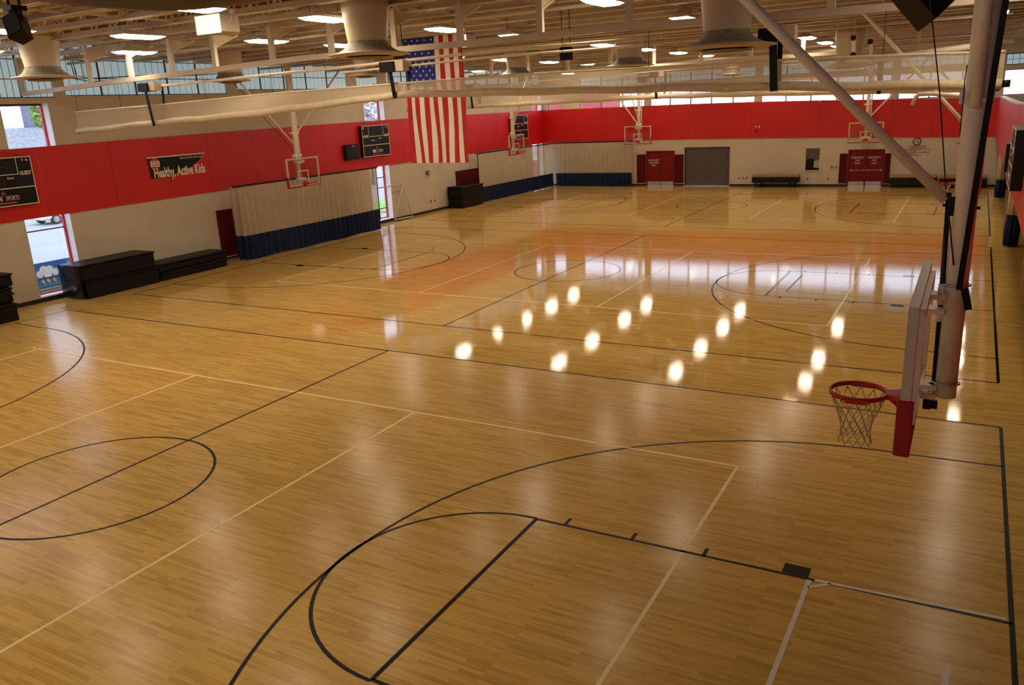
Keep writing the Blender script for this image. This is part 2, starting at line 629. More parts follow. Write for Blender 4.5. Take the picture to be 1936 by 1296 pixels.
fline('tape_strip', (10.93, 1.70), (11.16, 1.885), 0.04, M_tape, 'short diagonal white tape at the corner')
mb = MB()
cx_, cy_ = 12.41, 0.83
mb.add([(cx_ + 0.035 * math.cos(R(a)), cy_ + 0.035 * math.sin(R(a)), LZ1) for a in range(0, 181, 20)] + [(cx_ - 0.06, cy_ - 0.9, LZ1), (cx_ + 0.01, cy_ - 0.9, LZ1)], [tuple(range(12))])
mb.build('tape_strip', M_tape, fl, 'white tape strip with a rounded end')

# ------------------------------------------------------------------ walls with openings
CL0 = 6.68
COLW = [(8.33, 9.93), (26.45, 28.1), (44.6, 46.2)]            # tall window columns
BAYS = [(0.6, 7.7), (8.05, 10.27), (10.64, 17.74), (18.28, 25.39), (26.05, 27.83), (28.5, 35.6), (36.2, 43.2), (43.9, 46.1)]
cl_tab = [(0, 6.62), (10.6, 6.68), (17, 6.74), (25, 6.95), (28, 7.0), (46, 7.05)]
BTOP = [(0, 5.03), (8, 5.09), (16.5, 5.20), (22, 5.26), (30, 5.32), (47, 5.33)]
BBOT = [(0, 2.78), (7.5, 2.80), (17, 2.88), (30, 3.00), (47, 3.05)]
holes = []
for a, b in COLW:
    holes.append((a, b, 0.17, 6.5))
for a, b in BAYS:
    holes.append((a, b, interp(cl_tab, (a + b) / 2), 8.42))
wb = MB()
wall_cells(wb, 'x', XL - 0.45, XL, YF, YB + 0.3, 0, ROOF, holes)
wl = struct(wb.build('wall_left', M_wall))
wb = MB()
BW0, BW1 = 5.3, 6.45
BK0, BK1 = 6.72, 7.42
PIERS = [-12.35, -7.25, 0.02, 7.8, 13.0]
bh = []
for a, b in zip(PIERS, PIERS[1:]):
    z0 = 5.0
    bh.append((a + 0.2, b - 0.2, z0, BW1)); bh.append((a + 0.2, b - 0.2, BK0, BK1))
bh.append((13.2, 18.2, 4.98, 6.32)); bh.append((13.2, 18.2, 6.55, 7.15))
bh.append((-14.6, -13.6, 5.0, 6.45)); bh.append((3.06, 3.88, 0.97, 2.32))
bh += [(-7.31, -5.32, 0, 2.34), (-4.65, -1.64, 0, 2.53), (5.52, 7.54, 0, 2.2)]
wall_cells(wb, 'y', YB, YB + 0.3, XL - 0.3, NAVE_R + 0.3, 0, ROOF, bh)
wbk = struct(wb.build('wall_back', M_wall))
wb = MB()
FILL_WIN = [(-14.0 + 4.6 * i, -14.0 + 4.6 * i + 4.2, 6.7, 8.2) for i in (1, 3, 5)]      # unseen openings added behind the viewer to let in fill light
wall_cells(wb, 'y', YF - 0.3, YF, XL - 0.3, NAVE_R + 0.3, 0, ROOF, FILL_WIN)
struct(wb.build('wall_front', M_wall))
struct(MB().box((NAVE_R, YF, 0), (NAVE_R + 0.3, YB, ROOF)).build('wall_right', M_wall))

# red band panels: on the walls
js = [-10, -7.8, -5.4, -3.0, -0.6, 1.9, 4.35, 6.75, 9.18, 11.84, 16.2, 18.68, 23.13, 26.3, 29.49, 32.9, 36.3, 39.7, 43.1, YB - 0.03]
for a, b in zip(js, js[1:]):
    g = 0.006
    p = [(XL, a + g, interp(BBOT, a)), (XL, b - g, interp(BBOT, b)), (XL, b - g, interp(BTOP, b)), (XL, a + g, interp(BTOP, a))]
    MB().prism(p, (0.05, 0, 0)).build('panel', M_red, wl)
BT = [(-15.1, 5.33), (-12.3, 5.31), (-2.4, 5.28), (5, 5.12), (10.9, 4.90), (13.1, 4.86)]
BB = [(-15.1, 3.06), (-7, 3.08), (-2.3, 3.05), (5, 2.94), (11.1, 2.79), (13.1, 2.77)]
xs = [XL + 0.05, -12.5, -8.45, -4.39, -0.34, 3.71, 7.76, 9.9, 13.08]
for a, b in zip(xs, xs[1:]):
    g = 0.006
    p = [(a + g, YB, interp(BB, a)), (b - g, YB, interp(BB, b)), (b - g, YB, interp(BT, b)), (a + g, YB, interp(BT, a))]
    MB().prism(p, (0, -0.05, 0)).build('panel', M_red, wbk)

# right-hand balcony (running track): red parapet, cap, slab, soffit
wr = struct(MB().box((XR + 0.05, YF + 6, 3.0), (XR + 0.16, YB, 4.95)).build('wall_balcony', M_wall))
ys = [-4.0, -0.4, 3.2, 6.8, 10.4, 14.0, 17.6, 21.2, 24.8, 28.4, 32.0, 35.6, 39.2, 42.8, YB - 0.06]
FT = [(-4, 5.25), (12, 5.16), (16.6, 5.10), (21.3, 5.0), (30, 4.97), (46, 4.92)]
FB = [(-4, 2.95), (11, 2.85), (46, 2.75)]
for a, b in zip(ys, ys[1:]):
    g = 0.005
    p = [(XR, a + g, interp(FB, a)), (XR, b - g, interp(FB, b)), (XR, b - g, interp(FT, b)), (XR, a + g, interp(FT, a))]
    MB().prism(p, (0.05, 0, 0)).build('panel', M_red, wr)
    p = [(XR - 0.02, a, interp(FT, a)), (XR - 0.02, b, interp(FT, b)), (XR - 0.02, b, interp(FT, b) + 0.03), (XR - 0.02, a, interp(FT, a) + 0.03)]
    MB().prism(p, (0.24, 0, 0)).build('cap', M_white, wr, 'white parapet cap')
MB().box((XR + 0.16, YF + 6, 3.7), (NAVE_R, YB, 4.0)).build('slab', M_conc, wr, 'grey balcony floor slab')
for y in (2.0, 14.0, 26.9, 41.7):
    MB().box((14.1, y - 0.2, 0), (14.5, y + 0.2, 3.7)).build('pillar', M_wall, wr)

# baseboards
mb = MB()
for a, b in ((YF, 8.33), (8.33, 9.93), (9.93, 26.45), (26.45, 28.1), (28.1, YB)):
    mb.box((XL, a, 0), (XL + 0.02, b, 0.14))
struct(mb.build('baseboard_left', M_base))
mb = MB()
for a, b in ((XL, -7.31), (-5.32, -4.7), (-1.6, 5.52), (7.54, NAVE_R)):
    mb.box((a, YB - 0.02, 0), (b, YB, 0.14))
struct(mb.build('baseboard_back', M_base))

# ------------------------------------------------------------------ ceiling: deck and bar joists
ceil = struct(MB().box((XL - 0.3, YF - 0.3, ROOF), (NAVE_R + 0.3, YB + 0.3, ROOF + 0.2)).build('ceiling', M_deck))
mb = MB()
x = XL
while x < NAVE_R:                                   # ribs of the steel deck, running across the joists
    mb.box((x, YF, ROOF - 0.05), (x + 0.10, YB, ROOF)); x += 0.3
mb.build('deck_ribs', M_deck, ceil, stuff=True)
JZ0, JZ1 = 7.86, 8.46
chord = None
y = -5.5
jx0, jx1 = XL, NAVE_R
while y < YB - 0.3:
    if chord is None:
        mb = MB()
        mb.box((jx0, -0.11, 0), (jx1, -0.012, 0.02)).box((jx0, -0.032, 0), (jx1, -0.012, 0.13))
        mb.box((jx0, 0.012, 0), (jx1, 0.11, 0.02)).box((jx0, 0.012, 0), (jx1, 0.032, 0.13))
        chord = mb.build('roof_joist', M_steel, ceil, local=True)
        chord.location = (0, y, JZ0)
        mb = MB()
        mb.box((jx0, -0.10, 0.50), (jx1, 0.10, 0.60))
        top = mb.build('top_chord', M_steel, chord, local=True)
        mb = MB()
        n = 44
        for i in range(n):
            xa = jx0 + (jx1 - jx0) * i / n; xb = jx0 + (jx1 - jx0) * (i + 1) / n; xm = (xa + xb) / 2
            mb.beam((xa, 0, 0.04), (xm, 0, 0.55), 0.034, 0.034, (0, 1, 0)).beam((xm, 0, 0.55), (xb, 0, 0.04), 0.034, 0.034, (0, 1, 0))
        web = mb.build('web', M_steel, chord, local=True)
    else:
        c = copy_tree(chord, ceil)
        c.location = (0, y, JZ0)
    y += 1.36
# bridging lines between the joists
for xb in (-13.5, -9.0, -4.4, 0.6, 5.2, 9.6, 14.0):
    MB().beam((xb, YF, JZ0 + 0.06), (xb, YB, JZ0 + 0.06), 0.04, 0.04).build('bridging_bar', M_steel, ceil)


# ------------------------------------------------------------------ windows
def clerestory(name, y0, y1, z0, z1, n):
    w = struct_empty(name, (XL - 0.12, y0, z0))
    L = y1 - y0; H = z1 - z0
    mb = MB()
    for i in range(n + 1):
        u = min(max(L * i / n, 0.03), L - 0.03)
        if 0 < i < n:
            MB().box((-0.03, u - 0.025, 0), (0.05, u + 0.025, H)).build('mullion', M_maroon, w, local=True)
    MB().box((-0.03, 0, 0), (0.05, L, 0.03)).build('sill_bar', M_kalbar, w, local=True)
    rows = [0, 0.58 / 1.7 * H, 1.18 / 1.7 * H, H]
    cols = 5 * n
    g = 0.016
    for r_ in range(3):
        cw = L / cols
        h0, h1 = rows[r_], rows[r_ + 1]
        me = None
        for c_ in range(cols):
            if me is None:
                o = MB().box((-0.01, g, 0), (0.01, cw - g, h1 - h0 - 2 * g)).build('pane', M_kal, w, local=True)
                me = o.data
            else:
                o = link('pane', me, w)
            o.location = (0, c_ * cw, h0 + g)
    MB().box((-0.035, 0, 0), (-0.012, L, H)).build('backing_grid', M_kalbar, w, local=True)
    return w


wn = 1
for a, b in BAYS[1:]:
    L = b - a
    n = max(1, round(L / 1.45))
    clerestory('window_%d' % wn, a, b, interp(cl_tab, (a + b) / 2), 8.42, n)
    wn += 1

for a, b in COLW:                                     # tall red-framed windows, cut by the red band
    w = struct_empty('window_%d' % wn, (XL, a, 0)); wn += 1
    L = b - a
    for z0, z1 in ((0.17, 3.1), (5.0, 6.5)):
        mb = MB()
        f = 0.07
        MB().box((-0.42, 0, z0), (-0.33, f, z1)).build('frame', M_redframe, w, local=True)
        MB().box((-0.42, L - f, z0), (-0.33, L, z1)).build('frame', M_redframe, w, local=True)
        MB().box((-0.42, f, z1 - f), (-0.33, L - f, z1)).build('frame', M_maroon, w, local=True)
        MB().box((-0.42, f, z0), (-0.33, L - f, z0 + f)).build('frame', M_redframe, w, local=True)
        cuts = [z0 + f, 0.72, 2.35, z1 - f] if z0 < 1 else [z0 + f, z1 - f]
        for c in cuts[1:-1]:
            MB().box((-0.41, f, c - 0.02), (-0.34, L - f, c + 0.02)).build('transom', M_maroon, w, local=True)
        for c, d in zip(cuts, cuts[1:]):
            MB().box((-0.38, f, c), (-0.37, L - f, d)).build('pane', M_glass, w, local=True)
    MB().box((-0.33, 0.0, 0.155), (0.03, L, 0.19)).build('sill', M_frost, w, local=True)
    for z0, z1 in ((0.19, 3.0), (5.1, 6.5)):
        MB().box((-0.33, L - 0.012, z0), (0.0, L, z1)).build('reveal', M_frost, w, local=True)


def band_window(x0, x1, n, z0, z1, kal):
    global wn
    w = struct_empty('window_%d' % wn, (x0, YB + 0.1, z0)); wn += 1
    L = x1 - x0; H = z1 - z0
    f = 0.035
    fm = M_redframe if not kal else M_maroon
    for i in range(n + 1):
        u = L * i / n
        MB().box((max(0, u - f), -0.04, 0), (min(L, u + f), 0.04, H)).build('mullion', fm, w, local=True)
    MB().box((0, -0.04, H - 0.05), (L, 0.04, H)).build('head_bar', fm, w, local=True)
    MB().box((0, -0.04, 0), (L, 0.04, 0.04)).build('sill_bar', fm, w, local=True)
    k = 4 if kal else 1
    me = None
    for i in range(n):
        for j in range(k):
            for zz in ((0, 1) if kal else (0,)):
                cw = L / n / k
                if me is None:
                    o = MB().box((0.012, -0.006, 0.012), (cw - 0.012, 0.006, H / (2 if kal else 1) - 0.012)).build('pane', M_kal if kal else M_glass, w, local=True)
                    me = o.data
                else:
                    o = link('pane', me, w)
                o.location = (i * L / n + j * cw, 0, zz * H / 2)
    if kal:
        MB().box((0, 0.01, 0), (L, 0.03, H)).build('backing_grid', M_kalbar, w, local=True)


for a, b in zip(PIERS, PIERS[1:]):
    n = round((b - a) / 1.55)
    band_window(a + 0.2, b - 0.2, n, 5.0, BW1, False)
    band_window(a + 0.2, b - 0.2, n, BK0, BK1, True)
band_window(13.2, 18.2, 4, 4.98, 6.32, False)
band_window(13.2, 18.2, 4, 6.55, 7.15, True)
band_window(-14.6, -13.6, 1, 5.0, 6.45, False)

for a, b, z0, z1 in FILL_WIN:  # added windows, lighting the near things from the viewer's side
    w = struct_empty('window_%d' % wn, (a, YF - 0.1, z0)); wn += 1
    for u in (0, 1.4, 2.8, 4.2):
        MB().box((max(0, u - 0.04), -0.04, 0), (min(4.2, u + 0.04), 0.04, z1 - z0)).build('mullion', M_redframe, w, local=True)
    for i in range(3):
        MB().box((1.4 * i + 0.04, -0.005, 0), (1.4 * i + 1.36, 0.005, z1 - z0)).build('pane', M_glass, w, local=True)

# ------------------------------------------------------------------ doors in the back wall
PB = YB


def double_door(idx, x0, x1, h, words, bars):
    d = struct_empty('door_%d' % idx, ((x0 + x1) / 2, PB, 0))
    W = (x1 - x0) / 2
    MB().box((-W, -0.03, 0), (-W + 0.07, 0.1, h)).build('jamb', M_doorred, d, local=True)
    MB().box((W - 0.07, -0.03, 0), (W, 0.1, h)).build('jamb', M_doorred, d, local=True)
    MB().box((-W + 0.07, -0.03, h - 0.07), (W - 0.07, 0.1, h)).build('head', M_doorred, d, local=True)
    MB().box((-W, 0.1, 0), (W, 0.28, h)).build('backing', M_darkred, d, local=True)
    for s in (-1, 1):
        a, b = (-W + 0.075, -0.006) if s < 0 else (0.006, W - 0.075)
        lf = MB().box((a, 0.02, 0.01), (b, 0.07, h - 0.075)).build('door_leaf', M_doorred, d, local=True)
        MB().box((a + 0.02, 0.012, 0.03), (b - 0.02, 0.02, 0.30)).build('kick_plate', M_metal, lf, local=True)
        if bars:
            MB().tube([(a + 0.08, -0.06, 0.98), (b - 0.05, -0.06, 0.98)], 0.022, 8).box((a + 0.06, -0.07, 0.94), (a + 0.14, 0.02, 1.02)).box((b - 0.12, -0.07, 0.93), (b - 0.03, 0.02, 1.03)).build('panic_bar', M_metal, lf, local=True)
        if words and (s < 0 or bars):
            for i, wd in enumerate(words):
                lettering(wd, ((a + b) / 2, 0.017, 1.72 - 0.17 * i), (1, 0, 0), (0, 0, 1), 0.15, M_text, lf, cx=0.85)
    if bars:
        MB().box((-0.04, -0.02, 0), (0.04, 0.09, h - 0.07)).build('centre_post', M_doorred, d, local=True)
    return d


double_door(1, -7.31, -5.32, 2.34, ['AUTHORIZED', 'PERSONNEL', 'ONLY'], False)
double_door(2, 5.52, 7.54, 2.20, ['EMERGENCY', 'EXIT', 'ONLY'], True)
d3 = struct_empty('door_3', (-3.145, PB, 0))
k = 0
me = None
for k in range(33):                                   # interlocking slats of the roll-up door
    if me is None:
        o = MB().add([(-1.5, 0.10, 0), (1.5, 0.10, 0), (1.5, 0.094, 0.037), (-1.5, 0.094, 0.037), (1.5, 0.10, 0.074), (-1.5, 0.10, 0.074)], [(0, 1, 2, 3), (3, 2, 4, 5)]).build('slat', M_grey, d3, local=True)
        me = o.data
    else:
        o = link('slat', me, d3)
    o.location = (0, 0, k * 0.0765)
MB().box((-1.505, 0.12, 0), (1.505, 0.14, 2.53)).build('backing', M_grey, d3, local=True)
MB().box((-1.505, -0.02, 0), (-1.46, 0.12, 2.53)).build('guide_rail', M_grey, d3, local=True)
MB().box((1.46, -0.02, 0), (1.505, 0.15, 2.53)).build('guide_rail', M_grey, d3, local=True)
MB().box((-1.5, 0.07, 2.42), (1.5, 0.29, 2.53)).build('hood', M_grey, d3, local=True)
# serving hatch
wn_h = struct_empty('window_%d' % wn, (3.47, PB, 0.97)); wn += 1
MB().box((-0.41, 0.02, 0.72), (0.41, 0.06, 1.35)).build('shutter', M_grey, wn_h, local=True)
MB().box((-0.45, -0.08, -0.04), (0.45, 0.1, 0.02)).build('sill', M_white, wn_h, local=True)
MB().box((-0.41, 0.29, 0), (0.41, 0.31, 0.75)).build('dark_room', M_blackm, wn_h, local=True)
MB().box((-0.36, 0.15, 0.10), (0.02, 0.25, 0.68)).build('cabinet', M_blackm, wn_h, local=True)
MB().box((0.06, 0.22, 0.16), (0.38, 0.26, 0.66)).build('bright_shelf', mat('pale_green_shelf', (0.40, 0.46, 0.36), 0.5, var=0.6, scale=9), wn_h, local=True)

# ------------------------------------------------------------------ wall pads (lifted off their clips)
def wall_pad(label, a, b):
    t = thing('wall_pad', label, 'wall pad', ((a[0] + b[0]) / 2, (a[1] + b[1]) / 2, a[2]), group='dark red wall pads')
    MB().bbox(a, b, 0.012).build('pad', M_darkred, t)
    if abs(b[0] - a[0]) < abs(b[1] - a[1]):
        MB().box((a[0], a[1], a[2] - 0.05), (a[0] + 0.03, b[1], a[2])).build('bottom_clip', M_white, t)
    else:
        MB().box((a[0], b[1] - 0.03, a[2] - 0.04), (b[0], b[1], a[2])).build('bottom_clip', M_white, t)


wall_pad('tall dark red wall pad left of the personnel double door', (-7.98, PB - 0.06, 0.2), (-7.33, PB, 2.12))
wall_pad('tall dark red wall pad between personnel door and grey roll-up door', (-5.30, PB - 0.06, 0.2), (-4.70, PB, 2.08))
wall_pad('tall dark red wall pad left of the emergency exit doors', (5.05, PB - 0.06, 0.2), (5.50, PB, 1.97))
wall_pad('tall dark red wall pad right of the emergency exit doors', (7.56, PB - 0.06, 0.2), (7.88, PB, 1.95))
wall_pad('dark red wall pad beside the low black mats under the banner wall', (XL, 16.2, 0.14), (XL + 0.05, 17.2, 2.08))
wall_pad('dark red wall pad behind the black mats near the far curtain', (XL, 34.5, 0.14), (XL + 0.05, 37.2, 2.08))

# ------------------------------------------------------------------ black mats along the left wall
def mat_block(label, a, b, lip=True, m=M_black, flap=False):
    t = thing('crash_mat', label, 'gym mat', ((a[0] + b[0]) / 2, (a[1] + b[1]) / 2, a[2]), group='black mats along the left wall')
    body = MB().bbox(a, (b[0], b[1], b[2] - 0.06), 0.03).build('body', m, t)
    if lip:
        MB().bbox((a[0], a[1] - 0.02, b[2] - 0.07), (b[0] + 0.03, b[1] + 0.03, b[2]), 0.02).build('cover_flap', m, t)
    if flap:
        MB().beam((b[0] - 0.2, b[1], b[2] - 0.15), (b[0] - 0.25, b[1] + 0.18, b[2] - 0.27), 0.06, 0.03).build('strap', m, t)
    return t


mat_block('lower black mat of the tall stack beside the window with mural', (-15.02, 9.2, 0.0), (-13.8, 12.1, 0.60))
t = mat_block('upper black mat with crinkled plastic end, beside the mural window', (-15.0, 9.1, 0.60), (-13.86, 12.05, 1.17))
mw = MB()                                            # loose plastic sheet crumpled over the window end of the stack
nu, nv = 7, 9
rnd = random.Random(3)
vs = []
for j in range(nv + 1):
    for i in range(nu + 1):
        vs.append((-15.0 + 1.16 * i / nu, 9.08 - 0.02 - (0.06 * rnd.random() if 0 < i < nu else 0.0), 0.04 + 1.14 * j / nv))
mw.add(vs, [(j * (nu + 1) + i, j * (nu + 1) + i + 1, (j + 1) * (nu + 1) + i + 1, (j + 1) * (nu + 1) + i) for j in range(nv) for i in range(nu)], True)
mw.build('plastic_wrap', mat('glossy_black_plastic', (0.012, 0.014, 0.02), 0.16, var=0.3), t, 'crinkled shiny plastic wrap')
mat_block('lower black mat of the low stack beside the dark red pad', (-14.95, 12.22, 0.0), (-13.85, 15.35, 0.30))
mat_block('upper black mat of the low stack beside the dark red pad', (-15.0, 12.25, 0.30), (-13.98, 15.5, 0.62))
mat_block('bottom black mat of the stack cut off by the left edge', (-15.0, 3.0, 0.0), (-13.25, 6.5, 0.55))
mat_block('middle black mat with loose strap, stack at the left edge', (-15.0, 3.0, 0.55), (-13.45, 6.56, 1.02), flap=True)
mat_block('top black mat of the stack cut off by the left edge', (-15.0, 3.0, 1.02), (-13.6, 6.72, 1.42))
mat_block('lower black mat beneath the far dark red pad', (-15.0, 33.4, 0.0), (-13.98, 35.75, 0.62))
t = mat_block('upper black mat with sagging cover, beneath the far dark red pad', (-15.0, 33.35, 0.62), (-13.95, 35.77, 1.26))

# ------------------------------------------------------------------ hanging divider curtains stored along the walls
def sheet(path, z0, z1, amp, wl, seed, name, m, parent, step=0.045, label=None, z0w=0.0):
    rnd = random.Random(seed)
    pts = []
    acc = 0
    ph = 0
    for (p, q) in zip(path, path[1:]):
        p, q = Vector((p[0], p[1], 0)), Vector((q[0], q[1], 0))
        d = q - p; L = d.length; d.normalize(); nrm = Vector((-d.y, d.x, 0))
        n = int(L / step)
        for i in range(n):
            u = i * step
            ph += 2 * math.pi * step / (wl * (0.7 + 0.6 * rnd.random()))
            a = amp * (0.55 + 0.45 * math.sin(0.9 * (acc + u) + seed))
            pts.append((p + d * u, nrm, a * math.sin(ph)))
        acc += L
    pts.append((q, nrm, 0))
    vs = []
    nz = 4
    for j in range(nz + 1):
        f = j / nz
        for i, (p, nr, a) in enumerate(pts):
            w = p + nr * a * (1.15 - 0.4 * f)
            vs.append((w.x, w.y, z0 + (z1 - z0) * f + (z0w * math.sin(i * 0.11 + seed) if j == 0 else 0)))
    n = len(pts)
    mb = MB().add(vs, [(j * n + i, j * n + i + 1, (j + 1) * n + i + 1, (j + 1) * n + i) for j in range(nz) for i in range(n - 1)], True)
    return mb.build(name, m, parent, label)


t = thing('wall_curtain', 'cream mesh curtain with navy hem behind the left middle hoop', 'curtain', (-14.2, 20.8, 0.0), group='cream and navy wall curtains')
p1 = [(-14.45, 16.45), (-13.85, 16.5), (-13.7, 20.5), (-13.72, 25.2)]
sheet(p1, 1.03, 3.03, 0.10, 0.34, 2, 'mesh_panel', M_drape, t, z0w=0.0)
sheet(p1, 0.04, 1.03, 0.10, 0.34, 2, 'navy_hem', M_navy, t, z0w=0.02)
MB().beam((-13.85, 16.15, 3.07), (-13.74, 25.35, 3.07), 0.05, 0.07).build('track', M_blackm, t, 'black curtain track')
MB().beam((-13.72, 25.22, 0.5), (-13.72, 25.22, 3.05), 0.03, 0.04).build('edge_webbing', M_blackm, t)
t = thing('wall_curtain', 'cream and navy curtain along the left wall in the far corner', 'curtain', (-14.2, 41, 0.0), group='cream and navy wall curtains')
p2 = [(-14.35, 36.0), (-14.15, 45.85)]
sheet(p2, 0.95, 2.98, 0.06, 0.36, 5, 'mesh_panel', M_drape, t)
sheet(p2, 0.05, 0.95, 0.06, 0.36, 5, 'navy_hem', M_navy, t, z0w=0.02)
MB().beam((-14.35, 35.8, 3.02), (-14.12, 46.0, 3.03), 0.05, 0.07).build('track', M_blackm, t, 'black curtain track')
MB().beam((-14.35, 35.95, 0.1), (-14.35, 35.95, 3.0), 0.04, 0.04).build('edge_webbing', M_blackm, t)
MB().beam((-14.12, 45.95, 2.2), (-14.12, 45.95, 3.0), 0.05, 0.05).beam((-14.12, 45.95, 0.05), (-14.12, 45.95, 2.2), 0.02, 0.02).build('corner_cord', M_white, t)
t = thing('wall_curtain', 'cream and navy curtain along the back wall left of the doors', 'curtain', (-11.1, 46.0, 0.0), group='cream and navy wall curtains')
p3 = [(-14.0, 46.0), (-8.25, 46.1)]
sheet(p3, 0.93, 2.98, 0.06, 0.34, 9, 'mesh_panel', M_drape, t)
sheet(p3, 0.05, 0.93, 0.06, 0.34, 9, 'navy_hem', M_navy, t)
MB().beam((-14.1, 46.05, 3.02), (-8.0, 46.12, 3.03), 0.05, 0.07).build('track', M_blackm, t, 'black curtain track')

def gathered(label, x, y, zsplit, r0):
    t = thing('gathered_curtain', label, 'curtain', (x, y, 0.03), group='gathered curtains under the balcony')
    n = 40
    def ring(z, r):
        return [(x + (r + 0.045 * math.sin(k * 2 * math.pi * 9 / n)) * math.cos(2 * math.pi * k / n), y + 1.3 * (r + 0.045 * math.sin(k * 2 * math.pi * 9 / n)) * math.sin(2 * math.pi * k / n), z) for k in range(n)]
    def body(zs, name, m):
        vs = []
        for z, r in zs:
            vs += ring(z, r)
        fs = [(j * n + k, j * n + (k + 1) % n, (j + 1) * n + (k + 1) % n, (j + 1) * n + k) for j in range(len(zs) - 1) for k in range(n)] + [tuple(range(n - 1, -1, -1)), tuple(range((len(zs) - 1) * n, len(zs) * n))]
        MB().add(vs, fs, True).build(name, m, t)
    body([(0.03, r0), (0.5, r0 * 1.08), (zsplit, r0 * 0.95)], 'navy_hem', M_navy)
    body([(zsplit, r0 * 0.95), (2.0, r0 * 0.92), (2.95, r0 * 0.85)], 'mesh_panel', mat('cream_curtain_bundle', (0.62, 0.54, 0.40), 0.7))
    MB().beam((x + 0.02, y - 1.3 * r0 * 0.75, 2.9), (x + 0.06, y - 1.3 * r0 * 1.02, zsplit), 0.03, 0.02).build('cord', M_blackm, t)


gathered('nearer bundle of gathered curtain, navy below, under the red balcony', 13.60, 26.5, 1.13, 0.20)
gathered('farther bundle of gathered curtain, navy below, under the red balcony', 13.50, 41.3, 0.92, 0.20)

# ------------------------------------------------------------------ basketball hoops
def net_mesh(mb, c, r, th, n=12):
    """cord net: n loops at the rim, crossing strands in diamonds down to an open end"""
    levels = [(0.0, 0.222), (-0.11, 0.185), (-0.19, 0.152), (-0.26, 0.130), (-0.33, 0.120), (-0.39, 0.126), (-0.45, 0.140)]
    def P(k, lev):
        z, rad = levels[lev]
        a = 2 * math.pi * (k + 0.5 * (lev % 2)) / n
        return Vector((c[0] + rad * r / 0.222 * math.cos(a), c[1] + rad * r / 0.222 * math.sin(a), c[2] + z))
    for k in range(n):
        for s in (0, 1):
            pts = [P(k, 0)]
            kk = k
            for lev in range(1, len(levels)):
                # strand alternates to the neighbouring node, always in one sense
                if s == 0:
                    kk = kk + (0 if lev % 2 else 1)
                    q = P(kk, lev) if lev % 2 else P(kk, lev)
                else:
                    kk = kk - (1 if lev % 2 else 0)
                    q = P(kk, lev)
                pts.append(q)
            mb.tube(pts, th, 5, caps=False)
    return mb


